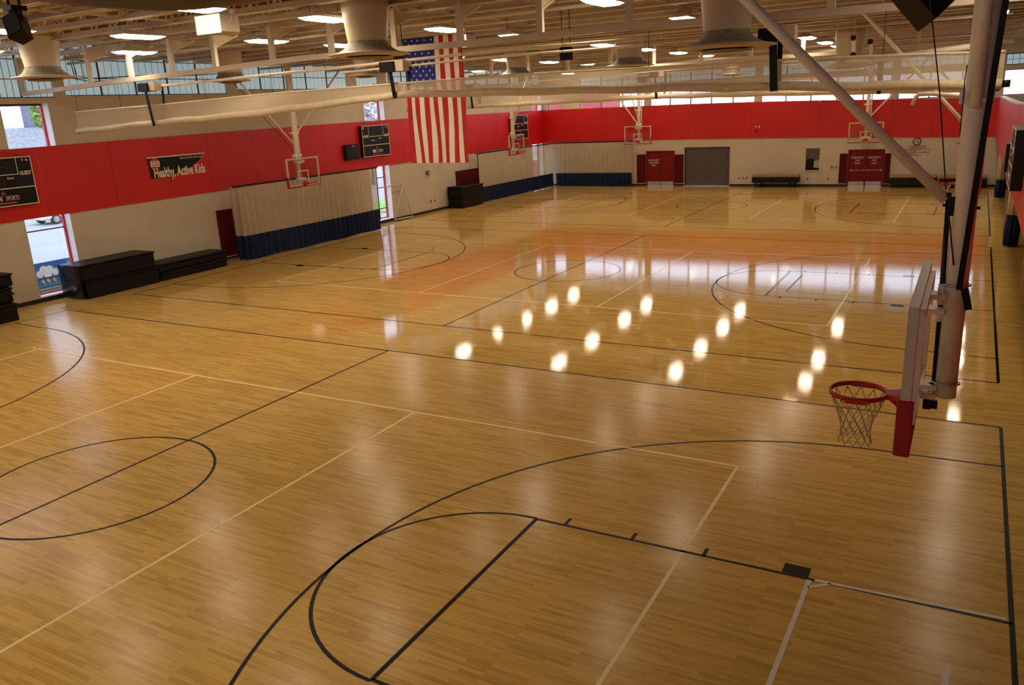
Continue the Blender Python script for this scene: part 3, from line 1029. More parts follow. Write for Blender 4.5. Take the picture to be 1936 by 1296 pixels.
def hoop_proto(detail, mast):
    t = D.objects.new('basketball_hoop', None)
    COL.objects.link(t)
    ORG[t.name] = Vector((0, 0, 0))
    z0, z1, W = 2.93, 4.05, 0.925
    MB().box((-0.055, -W + 0.05, z0 + 0.05), (-0.04, W - 0.05, z1 - 0.05)).build('glass_board', M_board, t, local=True)
    fr = MB()
    fr.box((-0.07, -W, z1 - 0.055), (0, W, z1)).box((-0.07, -W, z0), (0, W, z0 + 0.055)).box((-0.07, -W, z0 + 0.055), (0, -W + 0.055, z1 - 0.055)).box((-0.07, W - 0.055, z0 + 0.055), (0, W, z1 - 0.055))
    fr.build('board_frame', M_white, t, 'pale board frame', local=True)
    sq = MB()
    for a, b in (((-0.305, 3.50), (0.305, 3.55)), ((-0.305, 3.10), (-0.255, 3.5)), ((0.255, 3.10), (0.305, 3.5)), ((-0.305, 3.07), (0.305, 3.11))):
        sq.box((-0.039, a[0], a[1]), (-0.034, b[0], b[1]))
    sq.build('target_square', M_white, t, local=True)
    pd = MB()
    pd.bbox((-0.095, -W - 0.012, z0 - 0.05), (0.02, W + 0.012, z0 + 0.012), 0.008)
    for s in (-1, 1):
        ya, yb = sorted((s * (W - 0.02), s * (W + 0.014)))
        pd.bbox((-0.095, ya, z0 - 0.04), (0.02, yb, z0 + 0.40), 0.006)
    pd.build('edge_padding', M_pad, t, 'red edge padding', local=True)
    c = (0.382, 0, 3.05)
    rm = MB().tube([(c[0] + 0.232 * math.cos(2 * math.pi * k / 40), 0.232 * math.sin(2 * math.pi * k / 40), c[2]) for k in range(40)], 0.0105, 10, closed=True)
    if detail:                       # flat skirt below the ring, and net hooks
        n = 40
        vs = []
        for k in range(n):
            a = 2 * math.pi * k / n
            for rr, zz in ((0.240, 3.048), (0.240, 3.018), (0.226, 3.018)):
                vs.append((c[0] + rr * math.cos(a), rr * math.sin(a), zz))
        rm.add(vs, [(3 * k + i, 3 * ((k + 1) % n) + i, 3 * ((k + 1) % n) + i + 1, 3 * k + i + 1) for k in range(n) for i in (0, 1)], True)
        for k in range(12):
            a = 2 * math.pi * k / 12
            p = Vector((c[0] + 0.226 * math.cos(a), 0.226 * math.sin(a), 3.02))
            rm.tube([p + Vector((0, 0, 0.02)), p + Vector((0, 0, -0.02)), p + Vector((-0.012 * math.cos(a), -0.012 * math.sin(a), -0.022))], 0.004, 5)
    for s in (-1, 1):                # curved side braces of the rim
        rm.add([(c[0] - 0.1, s * 0.245, 3.005), (c[0] + 0.08, s * 0.243, 3.005), (c[0] + 0.08, s * 0.243, 3.045), (c[0] - 0.1, s * 0.245, 3.045), (c[0] - 0.1, s * 0.222, 3.005), (c[0] + 0.08, s * 0.226, 3.005), (c[0] + 0.08, s * 0.226, 3.045), (c[0] - 0.1, s * 0.222, 3.045)], [(0, 1, 2, 3), (7, 6, 5, 4), (0, 4, 5, 1), (1, 5, 6, 2), (2, 6, 7, 3), (3, 7, 4, 0)])
    rm.build('rim', M_rim, t, 'red rim', local=True)
    bk = MB()
    bk.prism([(0.0, -0.13, 3.07), (0.155, -0.06, 3.065), (0.155, 0.06, 3.065), (0.0, 0.13, 3.07)], (0, 0, -0.05))
    bk.prism([(0.0, -0.10, 3.02), (0.14, -0.05, 3.02), (0.0, -0.05, 2.90)], (0, 0.1, 0)).bbox((0, -0.13, 2.92), (0.03, 0.13, 3.12), 0.006)
    bk.build('rim_bracket', M_rim, t, local=True)
    nb = net_mesh(MB(), (c[0], 0, 3.015), 0.226, 0.0042 if detail else 0.008)
    nb.build('net', M_net, t, 'white cord net', local=True)
    return t, mast


def finish_hoop(t, kind, zc, braces, cable=None):
    """mast, cross-arms and ceiling braces, in the hoop's own coordinates (x towards the court)"""
    if kind == 'near':
        ms = MB().tube([(-0.285, 0.03, 3.10), (-0.285, 0.03, 7.87)], 0.083, 22)
        ms.build('mast', M_pole, t, 'thick off-white mast', local=True)
        MB().tube([(-0.28, 0.15, 5.42), (-0.28, 0.15, 7.87)], 0.042, 14).build('inner_pole', M_pole, t, local=True)
        MB().tube([(-0.30, -0.12, 4.75), (-0.30, -0.12, 7.87)], 0.08, 14).build('guide_pole', M_pole, t, local=True)
        for z in (3.22, 4.05):
            MB().tube([(-0.285 + 0.095 * math.cos(a), 0.03 + 0.095 * math.sin(a), z) for a in [2 * math.pi * k / 24 for k in range(24)]], 0.011, 6, closed=True).build('clamp', M_metal, t, local=True)
        # cross-arms between mast and board
        ca = MB()
        for z in (3.10, 3.18, 3.83, 3.95):
            ca.beam((-0.07, 0.03, z), (-0.22, 0.03, z), 0.16, 0.04)
        ca.box((-0.11, -0.75, 3.92), (-0.07, 0.75, 4.0)).box((-0.11, -0.75, 3.08), (-0.07, 0.75, 3.14))
        for yy in (-0.72, 0.68):
            ca.box((-0.11, yy, 3.08), (-0.07, yy + 0.05, 3.98))
        ca.build('support_frame', M_pole, t, local=True)
        MB().tube([(-0.165, 0.04, 4.78), (-0.185, 0.04, 4.0), (-0.20, 0.04, 3.08)], 0.02, 10).build('actuator_rod', M_blackm, t, 'black actuator rod', local=True)
        MB().box((-0.215, 0.01, 4.60), (-0.16, 0.07, 4.75)).tube([(-0.39, 0.04, 4.66), (-0.13, 0.04, 4.68)], 0.012, 8).tube([(-0.175, 0.10, 4.65), (-0.25, 0.12, 4.22)], 0.006, 6).build('pivot_bracket', M_blackm, t, local=True)
        for za, zb_ in ((4.05, 3.88), (3.86, 3.74), (3.2, 3.05)):
            MB().tube([(-0.185, 0.04, za), (-0.185, 0.04, zb_)], 0.028, 10).build('rod_collar', M_pole, t, local=True)
        MB().box((-0.19, 0.02, 2.98), (-0.13, 0.08, 3.06)).box((-0.24, 0.03, 2.99), (-0.19, 0.08, 3.06)).build('lower_bracket', M_blackm, t, local=True)
        cl = MB().beam((-0.40, 0.13, 5.46), (-0.17, 0.13, 5.46), 0.035, 0.03).box((-0.21, 0.10, 5.46), (-0.17, 0.14, 5.54)).box((-0.40, 0.10, 5.46), (-0.36, 0.14, 5.54))
        cl.build('mast_clamp', M_pole, t, local=True)
        MB().tube([(-0.20, 0.15, 5.72), (-0.195, 0.15, 5.62), (-0.20, 0.15, 5.22)], 0.004, 6).build('mast_cord', M_blackm, t, local=True)
        # broad black safety strap down to the lower clamp, with its loose tail
        MB().beam((-0.475, 0.17, 7.87), (-0.305, 0.14, 4.03), 0.02, 0.042, (1, 0.1, 0)).build('safety_strap', M_blackm, t, 'broad black strap', local=True)
        MB().beam((-0.345, 0.14, 4.04), (-0.385, 0.13, 3.87), 0.012, 0.055, (1, 0.1, 0)).build('strap_tail', M_blackm, t, local=True)
    else:
        for s, r_m in ((0.0, 0.098), (0.17, 0.04)):
            MB().tube([(-0.28, s, 3.05 if r_m > 0.05 else 3.8), (-0.28, s, zc)], r_m, 14).build('mast', M_pole, t, local=True)
        for z in (3.2, 3.9):
            MB().box((-0.28, -0.22, z - 0.05), (-0.10, 0.22, z + 0.05)).build('cross_arm', M_pole, t, local=True)
        MB().box((-0.35, -0.2, 4.08), (-0.2, 0.2, 4.2)).build('mast_clamp', M_pole, t, local=True)
        MB().box((-0.36, -0.2, 5.0), (-0.2, 0.2, 5.08)).build('mast_clamp', M_pole, t, local=True)
    for p, q, r, m in braces:
        MB().tube([p, q], r, 12).build('brace', m, t, local=True)
    if cable:
        MB().tube(cable, 0.005 if kind == 'near' else 0.012, 6).build('winch_cable', M_blackm, t, 'thin dark winch cable', local=True)
    MB().box((-0.45, -0.35, zc - 0.1), (-0.1, 0.35, zc)).build('ceiling_mount', M_steel, t, local=True)


def place_hoop(t, label, x, y, rot):
    t.location = (x, y, 0); t.rotation_euler = (0, 0, rot)
    t['label'] = label; t['category'] = 'basketball hoop'; t['group'] = 'ceiling-hung basketball hoops'


t, _ = hoop_proto(True, 0)
finish_hoop(t, 'near', 7.9, [((-0.15, 0.02, 4.72), (2.91, 0.02, 7.80), 0.042, M_pole)], [(-0.14, 0.0, 4.8), (-0.03, 0.0, 5.54), (0.10, 0.0, 6.24), (0.36, 0.0, 7.9)])
place_hoop(t, 'large near glass hoop seen edge-on with thick mast, red rim and net', 11.85, 0.1, math.pi)
t.location.z = 0.03
far0, _ = hoop_proto(False, 0)
base_children = list(far0.children)


def far_hoop(label, x, y, rot, braces, cable=None, first=False, dz=0.0):
    if first:
        t = far0
    else:
        t = D.objects.new('basketball_hoop', None)
        COL.objects.link(t)
        ORG[t.name] = Vector((0, 0, 0))
        for ch in base_children:
            c = ch.copy(); COL.objects.link(c); c.parent = t
    finish_hoop(t, 'far', 7.90 - dz, braces, cable)
    place_hoop(t, label, x, y, rot)
    t.location.z = dz


vb = [((-0.28, -0.1, 4.6), (-0.28, -3.4, 7.86), 0.04, M_pole), ((-0.28, 0.1, 5.0), (-0.28, 3.6, 7.86), 0.04, M_pole)]
far_hoop('glass hoop over the left curtain, facing the middle court', -11.85, 18.2, 0, vb, [(-0.30, -0.15, 4.35), (-0.30, -3.7, 7.86)], first=True)
vb2 = [((-0.28, 0.1, 4.9), (-0.28, 2.6, 7.86), 0.04, M_pole), ((-0.28, 0.1, 4.6), (-0.28, 2.9, 7.86), 0.04, M_pole)]
far_hoop('glass hoop in front of the farthest scoreboard on the left', -11.8, 36.4, 0, vb2)
far_hoop('hoop mostly hidden behind the thick near mast, middle court', 11.85, 18.2, math.pi, [((-0.28, 0.0, 4.32), (2.89, 0.0, 7.86), 0.05, M_pole)])
far_hoop('far right hoop peeking out left of the thick near mast', 11.95, 36.4, math.pi, [((-0.28, 0.0, 4.32), (2.89, 0.0, 7.86), 0.05, M_pole)])
vb3 = [((-0.28, -0.1, 4.2), (-0.28, -3.0, 7.86), 0.045, M_pole), ((-0.28, -0.1, 4.6), (-0.28, -1.1, 7.86), 0.03, M_pole)]
far_hoop('glass hoop facing the camera on the back wall above the curtain end', -7.32, 44.75, -math.pi / 2, vb3)
vb4 = [((-0.28, 0.1, 4.3), (-0.28, 3.6, 8.08), 0.045, M_pole)]
far_hoop('glass hoop facing the camera above the emergency exit doors', 6.58, 44.75, -math.pi / 2, vb4, dz=-0.22)
# ------------------------------------------------------------------ roll-up divider curtains and their support rails
def divider(label, y, top, rollz, rr, mesh_m, belts, x0, x1, beltlab):
    t = thing('divider_curtain', label, 'divider curtain', (0, y, 5.5), group='rolled-up divider curtains')
    n = 44
    xs = [x0 + (x1 - x0) * i / n for i in range(n + 1)]
    MB().tube([(x, y, interp(top, x)) for x in xs], 0.02, 8).build('batten_pipe', M_pole, t)
    vs = []
    for j in range(5):
        f = j / 4
        for i, x in enumerate(xs):
            zt, zb = interp(top, x), interp(rollz, x)
            vs.append((x, y + 0.03 * math.sin(i * 0.8 + j) * math.sin(f * math.pi) + 0.02, zt + (zb - zt) * f))
    N = n + 1
    MB().add(vs, [(j * N + i, j * N + i + 1, (j + 1) * N + i + 1, (j + 1) * N + i) for j in range(4) for i in range(n)], True).build('mesh_panel', mesh_m, t, 'see-through cream mesh')
    rnd = random.Random(int(y))
    MB().tube([(x, y, interp(rollz, x) + 0.012 * math.sin(i * 1.7)) for i, x in enumerate(xs)], [rr * (0.94 + 0.12 * rnd.random()) for x in xs], 14).build('rolled_vinyl', M_roll, t)
    MB().tube([(x1, y, interp(rollz, x1)), (x1 + 0.12, y, interp(rollz, x1))], rr * 0.7, 12).build('roll_end_cap', M_blackm, t)
    for bx in belts:
        zt, zb = interp(top, bx), interp(rollz, bx)
        bl = MB()
        bl.beam((bx - 0.02, y - 0.17, 6.66), (bx + 0.02, y - rr - 0.02, zb - rr), 0.14 if bx > 5 else 0.10, 0.015, (0, 1, 0))
        bl.beam((bx + 0.35 if bx < 5 else bx + 0.06, y + 0.12, 6.66), (bx + 0.30 if bx < 5 else bx + 0.06, y + rr + 0.02, zb), 0.09, 0.015, (0, 1, 0))
        bl.build('belt', M_blackm, t, beltlab)
    px = [(-8.5, 6.68), (-1.7, 6.76), (2.8, 6.83), (6.55, 6.80)]
    MB().tube([(a, y + 0.05, b) for a, b in px], 0.035, 8).build('drive_pipe', M_pole, t)
    MB().tube([(a, y + 0.12, b - 0.12) for a, b in px[1:]], 0.025, 8).build('drive_pipe', M_pole, t)
    for bx in belts:
        MB().box((bx - 0.28, y - 0.22, 6.55), (bx + 0.12, y + 0.1, 6.78)).build('belt_winder', M_blackm, t)
        MB().box((bx + 0.12, y - 0.15, 6.56), (bx + 0.36, y + 0.1, 6.80)).build('motor_box', M_steel, t)
    for hx in (-12.3, -10.2, -6.5, -4.0, 1.9, 4.4, 6.3, 10.6, 12.2):
        if x0 < hx < x1:
            MB().tube([(hx, y, interp(top, hx)), (hx, y, 6.95)], 0.006, 5).build('hanger_wire', M_blackm, t)


TOP1 = [(-12.45, 6.13), (-8.5, 6.17), (-4.3, 6.26), (0.1, 6.29), (2.8, 6.29), (7.1, 6.24), (9.8, 6.20), (12.5, 6.11)]
ROL1 = [(-12.6, 5.54), (-8.65, 5.68), (-4.4, 5.80), (0.15, 6.04), (3.56, 5.93), (7.1, 5.83), (10.28, 5.68), (12.45, 5.60)]
divider('nearest long cream curtain rolled up across the hall on black belts', 9.1, TOP1, ROL1, 0.085, M_mesh, (-8.75, -0.0, 8.76), -12.5, 12.45, 'black belt')
TOP2 = [(-13, 6.3), (12.8, 6.1)]
ROL2 = [(-13, 5.74), (-9, 5.76), (0, 5.77), (6, 5.62), (12.6, 5.42)]
divider('farther cream curtain rolled up between the middle and far courts', 27.3, TOP2, ROL2, 0.10, M_mesh, (-9.1, 0.1, 8.8), -13.0, 12.6, 'black belt')


def support_rail(label, y, tab, posts, x0, x1):
    t = thing('support_rail', label, 'support rail', (0, y, 7.0), group='curtain support rails')
    xs = [x0 + (x1 - x0) * i / 16 for i in range(17)]
    mb = MB()
    for a, b in zip(xs, xs[1:]):
        mb.beam((a, y, interp(tab, a)), (b, y, interp(tab, b)), 0.11, 0.13)
    mb.build('rail', M_beam, t)
    for px in posts:
        MB().box((px - 0.07, y - 0.05, interp(tab, px)), (px + 0.07, y + 0.05, 7.9)).build('post', M_beam, t)
        MB().beam((px, y + 0.05, 7.55), (px, y + 0.9, 7.9), 0.05, 0.05).build('knee_brace', M_steel, t)
        MB().prism([(px - 0.02, y + 0.05, 7.86), (px - 0.02, y + 0.95, 7.86), (px - 0.02, y + 0.05, 7.6)], (0.03, 0, 0)).build('gusset', M_steel, t)


RAIL = [(-15, 6.79), (-12.8, 6.83), (-9.5, 6.93), (-6, 6.98), (-3, 7.05), (2, 7.03), (6, 7.05), (9, 6.98), (12.9, 6.93)]
support_rail('long cream rail on posts above the nearest divider curtain', 9.1, RAIL, (-14.95, -11.39, -9.48, -7.69, -5.95, -3.84, -1.86, 0.08, 1.89, 3.9, 5.89, 7.8, 9.69, 11.6), -15.0, 12.9)
RAIL2 = [(-15, 7.05), (13, 7.0)]
support_rail('long cream rail on posts above the farther divider curtain', 27.3, RAIL2, (-14, -12, -10, -8, -6, -4, -2, 0, 2, 4, 6, 8, 10, 12), -15.0, 13.0)

# ------------------------------------------------------------------ ceiling lights
def light_proto():
    t = D.objects.new('ceiling_light', None)
    COL.objects.link(t)
    ORG[t.name] = Vector((0, 0, 0))
    MB().prism([(-0.58, -0.26, 0.02), (0.58, -0.26, 0.02), (0.58, 0.26, 0.02), (-0.58, 0.26, 0.02)], (0, 0, 0.05)).prism([(-0.5, -0.18, 0.07), (0.5, -0.18, 0.07), (0.5, 0.18, 0.07), (-0.5, 0.18, 0.07)], (0, 0, 0.06)).build('housing', M_white, t, local=True)
    l = MB()
    vs = [(-0.57, -0.25, 0.02), (0.57, -0.25, 0.02), (0.57, 0.25, 0.02), (-0.57, 0.25, 0.02), (-0.46, -0.17, -0.03), (0.46, -0.17, -0.03), (0.46, 0.17, -0.03), (-0.46, 0.17, -0.03)]
    l.add(vs, [(4, 7, 6, 5), (0, 4, 5, 1), (1, 5, 6, 2), (2, 6, 7, 3), (3, 7, 4, 0)])
    l.build('lens', M_lamp, t, 'lit lens', local=True)
    for sx in (-0.45, 0.45):
        MB().tube([(sx, 0, 0.12), (sx, 0, 0.38)], 0.006, 5).build('hanger', M_blackm, t, local=True)
    return t


LP = light_proto()
lights = []
for x in (-12.2, -6.2, 0.0, 6.15):                    # unseen lamps added for warm light from the viewer's side
    lights += [(x, -4.6), (x, -8.2)]
rows = {'left-hand': [(-10.25, 5.3), (-9.01, 8.98), (-8.24, 15.93)],
        'left-of-centre': [(-5.65, 3.35), (-5.25, 6.28), (-4.71, 9.84), (-4.64, 12.85)],
        'centre': [(-0.58, 3.93), (-0.32, 7.21), (-0.14, 11.56), (0.0, 15.12)],
        'right-of-centre': [(5.09, 9.67), (5.16, 15.04)],
        'balcony-side': [(12.4, 7.4), (12.4, 12.2), (12.4, 17.1)]}  # nearest balcony-side lamp is added, unseen, to brighten the near right floor
for nm, x, ys_ in (('left-hand', -12.2, (24.6, 29.7, 33.3, 37.2, 41.0, 44.6)), ('left-of-centre', -6.2, (21.2, 25.3, 29.8, 34.2, 39.3, 43.3)), ('centre', 0.0, (21.7, 26.2, 30.5, 34.9, 39.5, 43.6)),
                   ('right-of-centre', 6.15, (22.0, 27.2, 31.5, 35.0, 41.7)), ('balcony-side', 12.4, (22.6, 29.0, 33.5, 37.5, 42.0))):
    rows[nm] += [(x, y) for y in ys_]
firstl = True
for nm, ps in rows.items():
    for i, (x, y) in enumerate(ps):
        t = LP if firstl else copy_tree(LP)
        firstl = False
        t.location = (x, y, 7.62); t.rotation_euler = (0, 0, math.pi / 2)
        t['label'] = 'lit white ceiling light, %s from the near end of the %s row' % (ordinal(i), nm)
        t['category'] = 'ceiling light'
        t['group'] = 'lit ceiling lights under the joists'

for i, (x, y) in enumerate(lights):
    t = copy_tree(LP)
    t.location = (x, y, 7.62); t.rotation_euler = (0, 0, math.pi / 2)
    t['label'] = 'added fill light behind the viewer, outside the picture, %s of eight' % ordinal(i)
    t['category'] = 'ceiling light'; t['group'] = 'lit ceiling lights under the joists'

# ------------------------------------------------------------------ air ducts with conical diffusers
def air_duct(label, x, y, z, dia, duct_r, m=M_duct, m2=M_dust):
    t = thing('air_duct', label, 'air duct', (x, y, z), group='round air ducts with conical diffusers')
    r = dia / 2
    MB().lathe([(duct_r * 0.98, 1.55), (duct_r * 1.0, 0.98), (duct_r * 1.02, 0.95), (duct_r, 0.92), (duct_r * 0.84, 0.24)], (x, y, z), 30).build('duct', m, t)
    MB().lathe([(duct_r * 1.01, ROOF - z), (duct_r * 1.01, 1.5)], (x, y, z), 30).build('riser', m, t)
    MB().lathe([(duct_r * 0.85, 0.27), (duct_r * 0.87, 0.21), (duct_r * 1.02, 0.13), (r * 0.74, 0.055), (r * 0.80, 0.04)], (x, y, z), 36).build('cone', m2, t)
    MB().lathe([(r * 0.79, 0.042), (r * 0.97, 0.012), (r, 0.0), (r * 0.97, -0.015), (r * 0.62, -0.04), (r * 0.6, -0.02)], (x, y, z), 36).build('diffuser_plate', m, t)
    MB().lathe([(r * 0.52, -0.06), (r * 0.5, -0.075), (r * 0.3, -0.09), (0.001, -0.09)], (x, y, z), 30).lathe([(r * 0.25, -0.02), (r * 0.52, -0.06)], (x, y, z), 24).build('inner_cone', m2, t)


air_duct('beige duct with wide diffuser at upper left, before the window strip', -9.6, 6.55, 6.965, 1.63, 0.50)
air_duct('broad beige duct dropping left of the hanging flag', 0.53, 7.52, 6.855, 1.72, 0.50)
air_duct('broad beige duct left of the slanting near hoop brace', 8.15, 7.95, 6.46, 1.72, 0.47)
air_duct('small duct above the left hoop, behind the near rail', -11.2, 14.4, 7.0, 1.42, 0.48)
air_duct('small duct directly behind the broad duct by the flag', -8.2, 18.2, 7.04, 1.33, 0.45)
air_duct('beige duct dropping behind the near divider, above the back hoop', 1.4, 20.7, 6.80, 1.75, 0.50)
air_duct('narrow beige duct right of the hanging flag', -5.4, 25.0, 6.98, 1.62, 0.47)
air_duct('beige duct beyond the slanting brace, above the emergency doors', 7.9, 25.6, 6.46, 1.85, 0.50)
air_duct('far small duct seen under the broad right-hand diffuser', -0.3, 41.1, 6.83, 1.8, 0.5)
air_duct('dark diffuser, reflected red in its colour, cut off by the top left edge', 7.35, -3.25, 6.46, 1.75, 0.5, mat('duct_red_reflection', (0.16, 0.03, 0.02), 0.5), M_blackm)  # red reflected onto this diffuser is put into its colour

# ------------------------------------------------------------------ flag
def flag():
    x0, x1, zt, zb, y0 = -4.38, -2.09, 7.98, 3.97, 15.5
    t = thing('flag', 'large American flag hanging vertically from the roof joists', 'flag', ((x0 + x1) / 2, y0, zt))
    W = x1 - x0
    H = zt - zb
    def topz(u):                       # sags between the two upper corners
        return zt + 0.10 * (2 * u - 0.75) ** 2 - 0.08
    def pt(u, v, off=0.0):
        zz = topz(u) + (zb - topz(u)) * v
        xx = x0 + W * (u + 0.012 * math.sin(v * 7 + u * 5) * v)
        wv = 0.034 * math.sin(u * 17 + 1.3 * math.sin(v * 4)) * (0.35 + v) + 0.012 * math.sin(u * 41 + v * 9)
        return (xx, y0 + wv - off, zz)
    cv = 0.385
    def ribbon(u0, u1, v0, v1, nu, nv, off=0.0):
        vs = [pt(u0 + (u1 - u0) * i / nu, v0 + (v1 - v0) * j / nv, off) for j in range(nv + 1) for i in range(nu + 1)]
        return MB().add(vs, [(j * (nu + 1) + i, j * (nu + 1) + i + 1, (j + 1) * (nu + 1) + i + 1, (j + 1) * (nu + 1) + i) for j in range(nv) for i in range(nu)], True)
    for k in range(13):
        v0 = cv if k < 7 else 0.0
        ribbon(k / 13, (k + 1) / 13, v0, 1.0, 6, 30).build('stripe', M_flagr if k % 2 == 0 else M_flagw, t)
    ribbon(0, 7 / 13, 0, cv, 24, 18).build('canton', M_flagb, t, 'dark blue star field')
    # 50 stars, rows along the long side of the canton
    for j in range(11):
        cnt = range(5) if j % 2 == 0 else range(4)
        for i in cnt:
            u = (7 / 13) * ((i + 0.5 + (0 if j % 2 == 0 else 0.5)) / 5.0)
            v = cv * (j + 0.7) / 11.4
            c = Vector(pt(u, v, 0.012))
            du = Vector(pt(u + 0.02, v, 0.012)) - Vector(pt(u - 0.02, v, 0.012)); du.normalize()
            vs = [c]
            for q in range(10):
                a = math.pi / 2 + q * math.pi / 5
                r = 0.042 if q % 2 == 0 else 0.018
                vs.append(c + du * (r * math.cos(a)) + Vector((0, 0, r * math.sin(a))))
            MB().add(vs, [(0, 1 + q, 1 + (q + 1) % 10) for q in range(10)]).build('star', M_flagw, t)
    MB().tube([(x0, y0, topz(0) + 0.02), (x0 + 0.02, y0, 8.45)], 0.01, 5).tube([(x1, y0, topz(1) + 0.02), (x1, y0, 8.45)], 0.01, 5).build('hanging_cord', M_blackm, t)


flag()

# ------------------------------------------------------------------ scoreboards, shot clocks, banner
def scoreboard(label, y0, z0, w, h, face_x, sign):
    """sign +1 faces +x (on the left wall), -1 faces -x (on the balcony)"""
    t = thing('scoreboard', label, 'scoreboard', (face_x, y0 + w / 2, z0), 0 if sign > 0 else math.pi, group='black scoreboards on the red band')
    hw = w / 2
    dp = 0.22
    MB().bbox((-dp, -hw, 0), (0, hw, h), 0.012).build('cabinet', M_blackm, t, local=True)
    X = 0.004
    def bar(a, b, m=M_text, name='trim_line'):
        MB().box((0, a[0], a[1]), (X, b[0], b[1])).build(name, m, t, local=True)
    e = 0.028
    bar((-hw, h - e), (hw, h)); bar((-hw, 0), (hw, e)); bar((-hw, e), (-hw + e, h - e)); bar((hw - e, e), (hw, h - e))
    s = 0.36 * h
    bar((-hw + e, s), (hw - e, s + e))
    dv = 0.64 * h
    bar((-0.27 * w, dv + e), (-0.27 * w + 0.02, h - e)); bar((0.27 * w, dv + e), (0.27 * w + 0.02, h - e)); bar((-0.27 * w, dv), (0.27 * w + 0.02, dv + 0.022))
    # unlit digits
    def digit(cy, cz, dw, dh):
        th = 0.022
        mb = MB()
        for yy, z, l, vert in ((0, dh / 2, dw, 0), (0, 0, dw, 0), (0, -dh / 2, dw, 0), (-dw / 2, dh / 4, dh / 2, 1), (dw / 2, dh / 4, dh / 2, 1), (-dw / 2, -dh / 4, dh / 2, 1), (dw / 2, -dh / 4, dh / 2, 1)):
            if vert:
                mb.box((0, cy + yy - th / 2, cz + z - l / 2 + th), (X, cy + yy + th / 2, cz + z + l / 2 - th))
            else:
                mb.box((0, cy + yy - l / 2 + th, cz + z - th / 2), (X, cy + yy + l / 2 - th, cz + z + th / 2))
        mb.build('digit', M_led, t, local=True)
    for q in (-0.18, -0.07, 0.07, 0.18):
        digit(q * w, 0.81 * h, 0.085 * w, 0.21 * h)
    for q in (-0.42, -0.32, 0.32, 0.42):
        digit(q * w, 0.5 * h, 0.075 * w, 0.17 * h)
    digit(0.02 * w, 0.48 * h, 0.06 * w, 0.15 * h)
    right, up = (0, 1, 0), (0, 0, 1)
    lettering('HOME', (X, -0.385 * w, 0.655 * h), right, up, 0.17, M_text, t, cx=0.85, bold=0.004)
    lettering('GUEST', (X, 0.385 * w, 0.655 * h), right, up, 0.17, M_text, t, cx=0.75, bold=0.004)
    lettering('Period', (X, -0.12 * w, 0.52 * h), right, up, 0.095, M_text, t, bold=0.002)
    lettering('Bonus', (X, 0.15 * w, 0.575 * h), right, up, 0.085, M_text, t, bold=0.002)
    for sy in (-1, 1):
        lettering('B', (X, sy * 0.40 * w - 0.06, 0.93 * h), right, up, 0.10, M_text, t)
        MB().prism([(0, sy * 0.44 * w - 0.04, 0.905 * h), (0, sy * 0.44 * w + 0.04, 0.905 * h), (0, sy * 0.44 * w - 0.03, 0.96 * h)], (X, 0, 0)).build('arrow_mark', M_text, t, local=True)
    lettering('BSN', (X, -0.10 * w, 0.165 * h), right, up, 0.21, M_text, t, cx=0.8, bold=0.008)
    lettering('SPORTS', (X, 0.12 * w, 0.165 * h), right, up, 0.20, M_text, t, cx=0.62)
    MB().box((0, -0.16 * w, 0.055 * h), (X, 0.17 * w, 0.09 * h)).build('red_strapline', M_textr, t, local=True)
    MB().prism([(0, -0.03 * w, 0.24 * h), (0, 0.0, 0.235 * h), (0, 0.045 * w, 0.27 * h), (0, 0.012 * w, 0.275 * h), (0, 0.01 * w, 0.335 * h), (0, -0.015 * w, 0.30 * h)], (X, 0, 0)).build('emblem', M_textr, t, local=True)
    return t


scoreboard('black scoreboard cut off by the left edge, near the mural window', 6.60, 3.32, 2.2, 1.53, XL + 0.272, 1)
scoreboard('black scoreboard beside the small shot clock on the left red band', 25.78, 3.54, 2.2, 1.54, XL + 0.272, 1)
scoreboard('farthest left scoreboard, partly behind a glass hoop', 41.33, 3.53, 2.23, 1.57, XL + 0.272, 1)
scoreboard('scoreboard seen edge-on upon the right-hand red balcony', 12.9, 3.42, 2.2, 1.25, XR - 0.222, -1)


def shot_clock(label, y, z, x, sign):
    t = thing('shot_clock', label, 'shot clock', (x, y, z), 0 if sign > 0 else math.pi, group='small black timer boxes')
    MB().bbox((-0.2, -0.49, 0), (0, 0.49, 0.74), 0.012).build('cabinet', M_blackm, t, local=True)
    MB().box((0, -0.40, 0.05), (0.003, 0.40, 0.6)).build('display', mat('dark_display', (0.006, 0.006, 0.006), 0.25), t, local=True)
    lettering('Time', (0.004, 0.10, 0.66), (0, 1, 0), (0, 0, 1), 0.11, M_text, t)
    MB().tube([(-0.1, 0.5, 0.2), (-0.1, 0.58, 0.25), (-0.1, 0.60, -0.1)], 0.012, 6).build('cable', M_blackm, t, local=True)


shot_clock('small black timer box left of the middle scoreboard', 24.95, 3.49, XL + 0.252, 1)
shot_clock('small black timer box edge-on beyond the right-hand scoreboard', 18.9, 3.32, XR - 0.202, -1)

